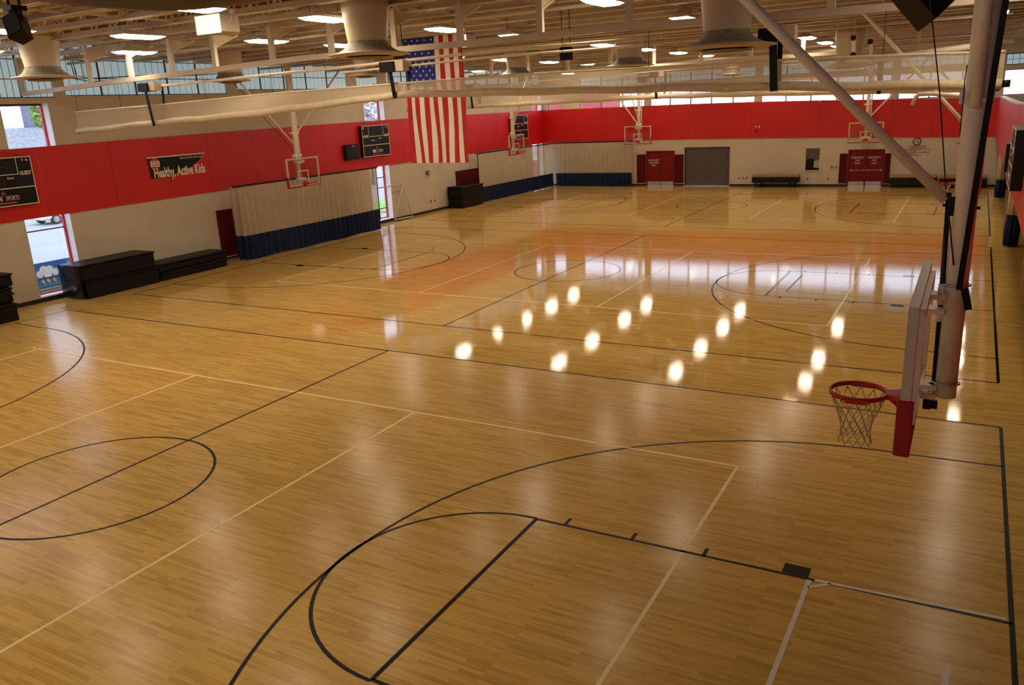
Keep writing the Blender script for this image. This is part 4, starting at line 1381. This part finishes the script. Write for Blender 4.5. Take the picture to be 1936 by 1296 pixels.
t = thing('banner', 'black and red banner reading Healthy, Active Kids on the red band', 'banner', (XL + 0.06, 14.65, 3.65))
BX = XL + 0.06
bn = [(BX, 13.36, 3.64), (BX, 15.93, 3.66), (BX, 15.98, 4.45), (BX, 13.30, 4.44)]
MB().prism(bn, (0.012, 0, 0)).build('red_cloth', M_red, t)
MB().prism([(BX + 0.012, 13.37, 3.655), (BX + 0.012, 14.1, 3.655), (BX + 0.012, 15.15, 3.90), (BX + 0.012, 15.75, 4.2), (BX + 0.012, 15.93, 4.42), (BX + 0.012, 13.32, 4.42)], (0.003, 0, 0)).build('black_field', M_blackm, t)
MB().box((BX + 0.012, 13.29, 4.415), (BX + 0.025, 16.0, 4.46)).build('white_top_edge', M_text, t)
MB().prism([(BX + 0.015, 13.62 + 0.22 * math.cos(a), 4.18 + 0.24 * math.sin(a)) for a in [2 * math.pi * k / 24 for k in range(24)]], (0.003, 0, 0)).build('round_logo', M_red, t)
MB().box((BX + 0.018, 13.43, 4.09), (BX + 0.021, 13.83, 4.31)).build('logo_plate', M_text, t)
lo = Vector((0.06 - 0.06, 0, 0))
lettering('SPORTS', (0.022, 13.63 - 14.65, 4.25 - 3.65), (0, 1, 0), (0, 0, 1), 0.095, M_blackm, t, cx=0.95)
lettering('CENTER', (0.022, 13.63 - 14.65, 4.15 - 3.65), (0, 1, 0), (0, 0, 1), 0.095, M_blackm, t, cx=0.95)
lettering('Healthy, Active Kids', (0.022, 14.72 - 14.65, 3.84 - 3.65), (0, 1, 0), (0, 0, 1), 0.50, M_text, t, bold=0.016, fit=2.42)
lettering('Battle Creek Parks and Recreation', (0.022, 15.34 - 14.65, 4.33 - 3.65), (0, 1, 0), (0, 0, 1), 0.115, M_text, t, fit=1.1)

# ------------------------------------------------------------------ benches, goal, clock, wall fittings
def bench(label, x0, x1, zt, posts):
    yb = 45.9
    t = thing('bench', label, 'bench', ((x0 + x1) / 2, yb, 0), group='low benches along the back wall')
    MB().bbox((x0 + 0.02, yb - 0.28, zt - 0.15), (x1 - 0.02, yb + 0.26, zt), 0.015).build('wooden_top', M_woodtop, t, 'tan wooden top')
    MB().bbox((x0, yb - 0.30, zt - 0.50), (x1, yb + 0.28, zt - 0.15), 0.02).build('black_skirt', M_blackm, t)
    L = x1 - x0
    for f in posts:
        for dy in (-0.22, 0.2):
            MB().box((x0 + f * L - 0.03, yb + dy - 0.03, 0.0), (x0 + f * L + 0.03, yb + dy + 0.03, zt - 0.5)).build('leg', M_blackm, t)
    for f in (0.42, 0.55):
        MB().box((x0 + f * L - 0.02, yb - 0.25, zt - 0.62), (x0 + f * L + 0.02, yb - 0.2, zt - 0.5)).build('catch', M_blackm, t)


bench('tan-topped black bench right of the grey roll-up door', 0.0, 2.85, 0.80, (0.06, 0.19, 0.80, 0.91))
bench('tan-topped black bench right of the emergency exit doors', 7.95, 10.45, 0.74, (0.06, 0.19, 0.80, 0.92))
bench('tan-topped black bench behind the thick near mast', 10.55, 12.95, 0.70, (0.06, 0.19, 0.80, 0.92))

t = thing('soccer_goal', 'white folded soccer goal frame standing before the red-framed window', 'soccer goal', (-14.75, 28.2, 0))
g = MB().tube([(-14.93, 28.95, 1.88), (-14.93, 26.7, 1.90)], 0.03, 10)
g.build('crossbar', M_white, t)
MB().tube([(-14.93, 28.95, 1.88), (-14.72, 29.3, 0.04)], 0.03, 10).build('post', M_white, t)
MB().tube([(-14.93, 28.95, 1.88), (-14.93, 27.95, 0.05)], 0.03, 10).build('back_stay', M_white, t)
MB().tube([(-14.93, 27.95, 0.06), (-14.72, 29.3, 0.06)], 0.05, 10).build('ground_bar', M_white, t)
MB().box((-14.98, 27.9, 0.0), (-14.68, 29.25, 0.03)).build('ground_skid', mat('blue_black_rubber', (0.01, 0.015, 0.04), 0.5), t)

t = thing('wall_clock', 'round dark-rimmed wall clock below the red band on the back wall', 'clock', (9.2, PB - 0.05, 2.60))
def disc(c, r, y, n=28):
    return [(c[0] + r * math.cos(2 * math.pi * k / n), y, c[1] + r * math.sin(2 * math.pi * k / n)) for k in range(n)]
MB().prism(disc((9.2, 2.60), 0.23, PB - 0.05), (0, 0.05, 0)).build('rim', mat('dark_red_brown_rim', (0.06, 0.015, 0.01), 0.4), t)
MB().prism(disc((9.2, 2.60), 0.175, PB - 0.056), (0, 0.006, 0)).build('dial', mat('beige_dial', (0.42, 0.36, 0.30), 0.5), t)
MB().beam((9.2, PB - 0.06, 2.60), (9.30, PB - 0.06, 2.64), 0.014, 0.006, (0, 1, 0)).build('hour_hand', M_blackm, t)
MB().beam((9.2, PB - 0.062, 2.60), (9.31, PB - 0.062, 2.53), 0.012, 0.006, (0, 1, 0)).build('minute_hand', M_blackm, t)

t = thing('rules_notice', 'brown painted lines of gym rules on cream wall below the clock', 'notice', (9.2, PB - 0.004, 2.2))
rnd = random.Random(11)
for li, (xa, xb, z) in enumerate(((8.78, 9.75, 2.33), (8.84, 9.68, 2.24), (8.58, 9.98, 2.155), (8.58, 9.2, 2.075), (8.58, 9.9, 1.98), (8.58, 9.16, 1.90), (8.58, 9.5, 1.82))):
    mb = MB()
    x = xa
    while x < xb - 0.03:
        wlen = rnd.uniform(0.06, 0.16)
        mb.box((x, PB - 0.004, z - 0.022), (min(x + wlen, xb), PB, z + 0.022)); x += wlen + 0.025
    mb.build('line_of_writing', M_textb, t)


def plate(label, cat, name, x, y, z, w, h, m, axis):
    if axis == 'y':
        t = thing(name, label, cat, (x, y, z))
        MB().bbox((x - w / 2, y - 0.02, z - h / 2), (x + w / 2, y, z + h / 2), 0.005).build('cover_plate', m, t)
        MB().box((x - w / 6, y - 0.026, z - h / 5), (x + w / 6, y - 0.02, z + h / 5)).build('insert', M_blackm, t)
    else:
        t = thing(name, label, cat, (x, y, z))
        MB().bbox((x, y - w / 2, z - h / 2), (x + 0.02, y + w / 2, z + h / 2), 0.005).build('cover_plate', m, t)
        MB().box((x + 0.02, y - w / 6, z - h / 5), (x + 0.026, y + w / 6, z + h / 5)).build('insert', M_blackm, t)
    return t


M_plate = mat('brown_outlet_plate', (0.22, 0.15, 0.09), 0.5)
for lab, x, z in (('left one of three outlets between roll-up door and bench', -1.0, 0.52), ('middle one of three outlets between roll-up door and bench', -0.74, 0.52), ('right one of three outlets between roll-up door and bench', -0.53, 0.52),
                  ('outlet low on the wall below the serving hatch', 3.25, 0.47), ('outlet low on the wall left of the exit doors', 4.45, 0.46)):
    plate(lab, 'outlet', 'wall_outlet', x, PB, z, 0.09, 0.14, M_plate, 'y')
plate('left of two switches beside the emergency exit doors', 'switch', 'wall_switch', 4.64, PB, 1.16, 0.11, 0.15, M_plate, 'y')
plate('right of two switches beside the emergency exit doors', 'switch', 'wall_switch', 4.87, PB, 1.16, 0.09, 0.15, M_plate, 'y')
plate('left of two low outlets left of the far black mats', 'outlet', 'wall_outlet', XL, 31.72, 0.61, 0.10, 0.16, M_plate, 'x')
plate('right of two low outlets left of the far black mats', 'outlet', 'wall_outlet', XL, 32.15, 0.61, 0.10, 0.16, M_plate, 'x')
t = thing('fire_alarm', 'small dark red fire alarm on cream wall under the flag', 'alarm', (XL, 31.53, 2.26))
MB().bbox((XL, 31.35, 2.14), (XL + 0.06, 31.75, 2.40), 0.01).build('back_plate', mat('beige_alarm_plate', (0.45, 0.36, 0.27), 0.5), t)
MB().bbox((XL + 0.06, 31.40, 2.17), (XL + 0.12, 31.68, 2.37), 0.01).build('alarm_box', M_darkred, t)
MB().box((XL + 0.12, 31.5, 2.22), (XL + 0.14, 31.6, 2.33)).build('strobe_lens', M_frost, t)
t = thing('winch_bracket', 'small white fittings with dark hook on the back red band', 'bracket', (0.05, PB - 0.05, 3.65))
MB().bbox((-0.05, PB - 0.12, 3.66), (0.04, PB - 0.05, 3.78), 0.01).build('white_eyelet', M_white, t)
MB().bbox((0.14, PB - 0.12, 3.62), (0.24, PB - 0.05, 3.80), 0.02).build('white_dome', M_white, t)
MB().tube([(0.0, PB - 0.06, 3.5), (-0.05, PB - 0.09, 3.42), (0.0, PB - 0.1, 3.34), (0.06, PB - 0.09, 3.42), (0.02, PB - 0.06, 3.5)], 0.015, 6).build('hook', M_blackm, t)

# ------------------------------------------------------------------ speakers, heaters, pipes up in the roof
def speaker(label, c, size, tilt, yaw, top, roll=0.0):
    t = thing('loudspeaker', label, 'speaker', c, group='black speakers hung from the roof')
    w, d, h = size
    mb = MB().prism([(-w / 2, -d / 2, -h / 2), (w / 2, -d / 2, -h / 2), (w * 0.36, d / 2, -h / 2), (-w * 0.36, d / 2, -h / 2)], (0, 0, h))
    o = mb.build('cabinet', M_blackm, t, local=True)
    o.rotation_euler = (tilt, roll, yaw)
    o2 = MB().box((-w * 0.44, -d / 2 - 0.012, -h * 0.45), (w * 0.44, -d / 2, h * 0.45)).build('grille', mat('black_grille_cloth', (0.006, 0.006, 0.006), 0.9), t, local=True)
    o2.rotation_euler = (tilt, roll, yaw)
    for s in (-0.3, 0.3):
        MB().tube([(s * w * math.cos(yaw), s * w * math.sin(yaw), 0), (s * w * math.cos(yaw), s * w * math.sin(yaw), top - c[2])], 0.012, 6).build('hanger', M_blackm, t, local=True)
    MB().box((-w * 0.4, -0.08, h * 0.62), (w * 0.4, 0.08, h * 0.80)).build('mount', M_blackm, t, local=True)


speaker('black tilted loudspeaker hanging at the upper left corner', (3.78, -2.05, 6.60), (0.18, 0.16, 0.25), R(-25), R(28), 8.5, R(-24))
t = thing('loudspeaker', 'large black loudspeaker corner cut off at the top right', 'speaker', (11.63, 1.1, 6.07), group='black speakers hung from the roof')
cc = Vector((11.63, 1.1, 6.07))
p0 = cc; p1 = cc + Vector((0.24, 0.22, 0.26)); p2 = cc + Vector((-0.235, -0.04, 0.28))
nn = (p1 - p0).cross(p2 - p0).normalized()
p3 = p1 + (p2 - p0)
MB().prism([p0, p1, p3, p2], -nn * 0.30 if nn.y > 0 else nn * 0.30).build('cabinet', M_blackm, t)
MB().beam(p3, (p3.x, p3.y + 0.05, 8.2), 0.04, 0.04).build('hanger', M_blackm, t)
speaker('small black loudspeaker above the near divider, right of the flag', (2.55, 13.2, 6.92), (0.34, 0.25, 0.30), R(20), R(25), 8.5)
speaker('tiny black loudspeaker at the far end, above the back hoop', (-3.0, 34.0, 6.83), (0.5, 0.3, 0.62), R(8), R(10), 8.5)
speaker('round dark speaker under the diffuser left of the flag', (-0.2, 9.6, 6.72), (0.30, 0.30, 0.26), R(10), R(20), 8.5)


def heater(label, c, w, d, h):
    t = thing('unit_heater', label, 'heater', c, group='box heaters under the joists')
    x, y, z = c
    MB().bbox((x - w / 2, y, z - h / 2), (x + w / 2, y + d, z + h / 2), 0.01).build('case', M_duct, t)
    MB().box((x - w / 2 - 0.02, y - 0.02, z - h / 2 - 0.02), (x + w / 2 + 0.01, y, z + h / 2)).build('front_panel', mat('heater_panel_painted_light', (0.8, 0.78, 0.7), 0.5, var=0.03, emit=(1.0, 0.95, 0.85), estr=0.42), t, 'white end panel, window light painted on as glow')  # emission stands in for window light falling on this white end
    MB().tube([(x + w / 2, y + d * 0.45, z), (x + w / 2 + 0.06, y + d * 0.5, z + 0.06), (x + w / 2 + 0.06, y + d * 0.6, z + h * 0.6)], 0.014, 6).build('gas_pipe', M_white, t)
    MB().tube([(x - w * 0.3, y + d / 2, z + h / 2), (x - w * 0.3, y + d / 2, 8.52)], 0.012, 6).build('hanger', M_steel, t)
    MB().tube([(x + w * 0.3, y + d / 2, z + h / 2), (x + w * 0.3, y + d / 2, 8.52)], 0.012, 6).build('hanger', M_steel, t)
    MB().bbox((x + w / 2 + 0.02, y + d * 0.5, z + h * 0.5), (x + w / 2 + 0.12, y + d * 0.6, z + h * 0.8), 0.005).build('switch_box', M_white, t)


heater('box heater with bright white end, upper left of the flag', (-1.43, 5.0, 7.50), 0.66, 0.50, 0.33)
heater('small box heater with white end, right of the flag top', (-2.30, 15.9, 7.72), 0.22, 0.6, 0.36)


def pipe(label, pts, r, cat='pipe', m=None, name='ceiling_pipe'):
    t = thing(name, label, cat, pts[0])
    MB().tube(pts, r, 8).build('pipe', m or M_beam, t)
    for p, q in zip(pts, pts[1:]):
        n = max(1, int((Vector(q) - Vector(p)).length / 4))
        for i in range(n):
            c = Vector(p).lerp(Vector(q), (i + 0.5) / n)
            if c.z < JZ0 and abs(Vector(q).z - Vector(p).z) < 1:
                MB().tube([c, (c.x, c.y, JZ0 + 0.03)], 0.008, 5).build('hanger', M_steel, t)


pipe('straight white pipe under the joists just beyond the near rail', [(-14.8, 10.72, 7.74), (12.8, 10.72, 7.74)], 0.045)
pipe('straight white pipe crossing behind the flag', [(-14.8, 19.4, 7.70), (12.8, 19.4, 7.70)], 0.05)
pipe('straight white pipe over the middle court', [(-14.8, 23.6, 7.66), (12.8, 23.6, 7.66)], 0.05)
pipe('straight white pipe over the far court', [(-14.8, 33.0, 7.60), (12.8, 33.0, 7.60)], 0.05)
pipe('farthest straight white pipe before the back windows', [(-14.8, 36.2, 7.52), (12.8, 36.2, 7.52)], 0.06)
pipe('upper thin conduit sloping across the left window strip', [(XL + 0.25, 10.9, 8.3), (XL + 0.25, 11.0, 7.35), (XL + 0.25, 11.6, 7.28), (XL + 0.25, 17.6, 7.62)], 0.016, 'conduit', M_blackm, 'wall_conduit')
pipe('lower thin conduit sloping across the left window strip', [(XL + 0.28, 10.8, 8.3), (XL + 0.28, 10.9, 7.25), (XL + 0.28, 11.5, 7.17), (XL + 0.28, 17.6, 7.52)], 0.016, 'conduit', M_blackm, 'wall_conduit')
# hinged backstop arm with dark wheels beyond the slanting brace
t = thing('backstop_frame', 'folded cream backstop arm with black wheels near the back window', 'backstop frame', (8.3, 24.0, 6.9))
MB().beam((8.25, 24.0, 6.75), (8.22, 24.0, 7.35), 0.12, 0.12).build('arm', M_pole, t)
MB().beam((8.75, 24.4, 6.75), (8.73, 24.4, 7.2), 0.10, 0.10).build('arm', M_pole, t)
for p in ((8.22, 23.92, 7.32), (8.25, 23.92, 6.78), (8.72, 24.32, 7.18)):
    MB().tube([(p[0], p[1], p[2]), (p[0], p[1] - 0.08, p[2])], 0.09, 12).build('wheel', M_blackm, t)
MB().prism([(8.0, 24.0, 6.55), (8.9, 24.2, 6.5), (8.6, 24.1, 6.72), (8.2, 24.0, 6.78)], (0, 0.15, 0)).build('base_plate', M_pole, t)
MB().tube([(8.7, 24.4, 6.60), (12.2, 24.4, 6.83)], 0.10, 12).build('boom', M_pole, t)
for hx, hz in ((8.22, 7.3), (12.0, 6.85)):
    MB().tube([(hx, 24.1 if hx < 9 else 24.4, hz), (hx, 24.1 if hx < 9 else 24.4, 8.5)], 0.02, 6).build('hanger', M_steel, t)

# bent grey stay pipe by the near mast
t = thing('stay_pipe', 'bent white pipe end left of the near mast clamp', 'pipe', (12.2, 9.0, 5.4))
MB().tube([(12.16, 12.5, 8.5), (12.15, 12.5, 5.5), (12.05, 12.5, 5.40), (11.78, 12.5, 5.40), (11.25, 12.5, 5.47), (11.03, 12.5, 5.47), (10.98, 12.5, 5.42), (10.92, 12.5, 5.25)], 0.045, 10).build('pipe', M_pole, t)

# ------------------------------------------------------------------ outside, seen through the windows
ext = struct(MB().box((-90, -30, -0.45), (XL - 0.5, 110, -0.3)).build('pavement', M_asph), 'bright pale parking lot outside the left windows', 'pavement')
ext2 = struct(MB().box((-90, YB + 0.4, -0.5), (90, 140, -0.31)).build('yard', M_asph), 'pale paved yard beyond the back wall', 'yard')
t = thing('brick_building', 'red building beyond the far corner, seen through curtain and windows', 'building', (-19, 59, -0.3))
MB().box((-23.5, 58, -0.3), (-15.4, 62, 7.0)).build('wall', mat('red_brick_outside', (0.50, 0.10, 0.10), 0.8), t)
MB().box((-23.6, 57.9, 7.0), (-15.3, 62.1, 7.3)).build('roof_edge', M_ext1, t)
for xw in (-22.6, -20.6, -18.6, -16.8):
    MB().box((xw, 57.97, 1.0), (xw + 0.9, 58.0, 2.4)).build('window', M_frost, t)
t = thing('lawn', 'green lawn outside the middle left window', 'lawn', (-22, 35, -0.3))
t['kind'] = 'structure'
MB().box((-24.5, 33.0, -0.3), (-16.2, 44.0, -0.22)).build('turf', M_grass, t)
t = thing('painted_fence', 'blue mural fence with white storm cloud outside the left window', 'fence', (-17.05, 9.9, -0.3))
FX = -17.0
MB().box((FX - 0.08, 7.0, -0.3), (FX, 13.0, 1.02)).build('board', M_blue, t, 'bright blue painted board')
cl = MB()
for k_, (cy, cz, r) in enumerate(((9.55, 0.62, 0.13), (9.72, 0.74, 0.16), (9.93, 0.73, 0.15), (10.12, 0.62, 0.13), (9.83, 0.60, 0.16))):
    cl.prism([(FX + 0.003 * k_, cy + r * math.cos(2 * math.pi * k / 16), cz + r * math.sin(2 * math.pi * k / 16)) for k in range(16)], (0.012, 0, 0))
cl.build('cloud', M_ext1, t, 'white painted cloud')
for cy in (9.62, 9.82, 10.05):
    MB().prism([(FX, cy - 0.05, 0.46), (FX, cy + 0.03, 0.46), (FX, cy + 0.0, 0.36), (FX, cy + 0.06, 0.36), (FX, cy + 0.04, 0.18), (FX, cy - 0.01, 0.30), (FX, cy - 0.06, 0.30)], (0.012, 0, 0)).build('lightning_bolt', M_yel, t)
MB().prism([(FX, 10.75 + (0.2 if k % 2 else 0.12) * math.cos(2 * math.pi * k / 16), 0.72 + (0.2 if k % 2 else 0.12) * math.sin(2 * math.pi * k / 16)) for k in range(16)], (0.012, 0, 0)).build('sun', M_yel, t)
MB().box((FX, 7.0, -0.02), (FX + 0.05, 13.0, 0.10)).build('teal_rail', M_teal, t)
MB().box((FX + 0.05, 7.0, 0.06), (FX + 0.08, 13.0, 0.085)).build('yellow_rail', M_yel, t)
MB().box((FX, 7.0, 0.16), (FX + 0.012, 13.0, 0.22)).build('teal_rail', M_teal, t)

t = thing('car', 'white parked car seen through the lower left window', 'car', (-40, 25, -0.3))
cx0, cy0 = -40.85, 25.9
MB().bbox((cx0 - 0.9, cy0 - 2.2, 0.0), (cx0 + 0.9, cy0 + 2.2, 0.62), 0.12).build('body', M_carw, t)
MB().prism([(cx0 - 0.8, cy0 - 1.5, 0.62), (cx0 - 0.8, cy0 + 1.3, 0.62), (cx0 - 0.8, cy0 + 0.8, 1.15), (cx0 - 0.8, cy0 - 1.1, 1.15)], (1.6, 0, 0)).build('cabin', mat('car_window_tint', (0.05, 0.06, 0.08), 0.2), t)
for sy in (-1.35, 1.35):
    for sx in (-0.92, 0.72):
        w = MB().tube([(cx0 + sx, cy0 + sy, 0.03), (cx0 + sx + 0.2, cy0 + sy, 0.03)], 0.33, 16).build('wheel', M_tyre, t)
        MB().tube([(cx0 + sx + 0.2, cy0 + sy, 0.03), (cx0 + sx + 0.215, cy0 + sy, 0.03)], 0.2, 12).build('hubcap', M_metal, w)
t = thing('house', 'white and grey-blue house across the lot, shingled lower roof', 'building', (-66, 36, -0.3))
MB().box((-76, 20, 2.0), (-62.0, 36.75, 11.0)).build('white_wall', M_ext1, t, 'white gable wall')
MB().box((-76, 36.75, 2.0), (-62.3, 56, 11.0)).build('grey_wall', M_ext2, t)
MB().prism([(-61.9, 16, 5.95), (-55.0, 16, 2.6), (-55.0, 16, 2.4), (-61.9, 16, 2.4)], (0, 40, 0)).build('shingled_roof', M_roof, t)
MB().box((-76, 16, -0.3), (-55.4, 56, 2.45)).build('lower_wall', M_ext1, t)


def tree(label, x, y, h, r, seed, m=M_leaf):
    t = thing('tree', label, 'tree', (x, y, -0.3), group='trees outside the windows')
    MB().tube([(x, y, -0.3), (x + 0.1, y, h * 0.5), (x, y + 0.1, h * 0.8)], [0.18, 0.12, 0.05], 8).build('trunk', M_bark, t)
    rnd = random.Random(seed)
    mb = MB()
    for i in range(900):
        d = Vector((rnd.gauss(0, 1), rnd.gauss(0, 1), rnd.gauss(0, 1))).normalized() * r * rnd.random() ** 0.4
        c = Vector((x, y, h * 0.7)) + Vector((d.x, d.y, d.z * 1.2))
        a = Vector((rnd.uniform(-1, 1), rnd.uniform(-1, 1), rnd.uniform(-1, 1))).normalized() * 0.2
        b = a.orthogonal().normalized() * 0.14
        mb.add([c - a, c + b, c + a, c - b], [(0, 1, 2, 3)])
    mb.build('foliage', m, t, stuff=True)


tree('light green tree beside the grey-blue house, upper left window', -54.4, 34.1, 9.8, 0.95, 1)
tree('bare-looking reddish tree behind the green street sign', -33.6, 49.6, 7.2, 2.5, 4, mat('pale_red_twigs', (0.42, 0.34, 0.38), 0.9, var=0.5, scale=2))
t = thing('street_sign', 'teal green street sign with white border, upper middle window', 'sign', (-30, 46.4, -0.3))
MB().tube([(-30.1, 46.9, -0.3), (-30.1, 46.9, 6.0)], 0.05, 8).build('sign_post', M_metal, t)
MB().box((-30.02, 45.9, 5.62), (-29.98, 47.6, 6.05)).build('white_border', M_frost, t)
MB().box((-29.98, 45.96, 5.68), (-29.96, 47.54, 5.99)).build('green_face', M_sign, t)
lettering('Capital Av', (0.05, 0.35, 6.135), (0, 1, 0), (0, 0, 1), 0.28, M_frost, t)

print('objects', len(D.objects))
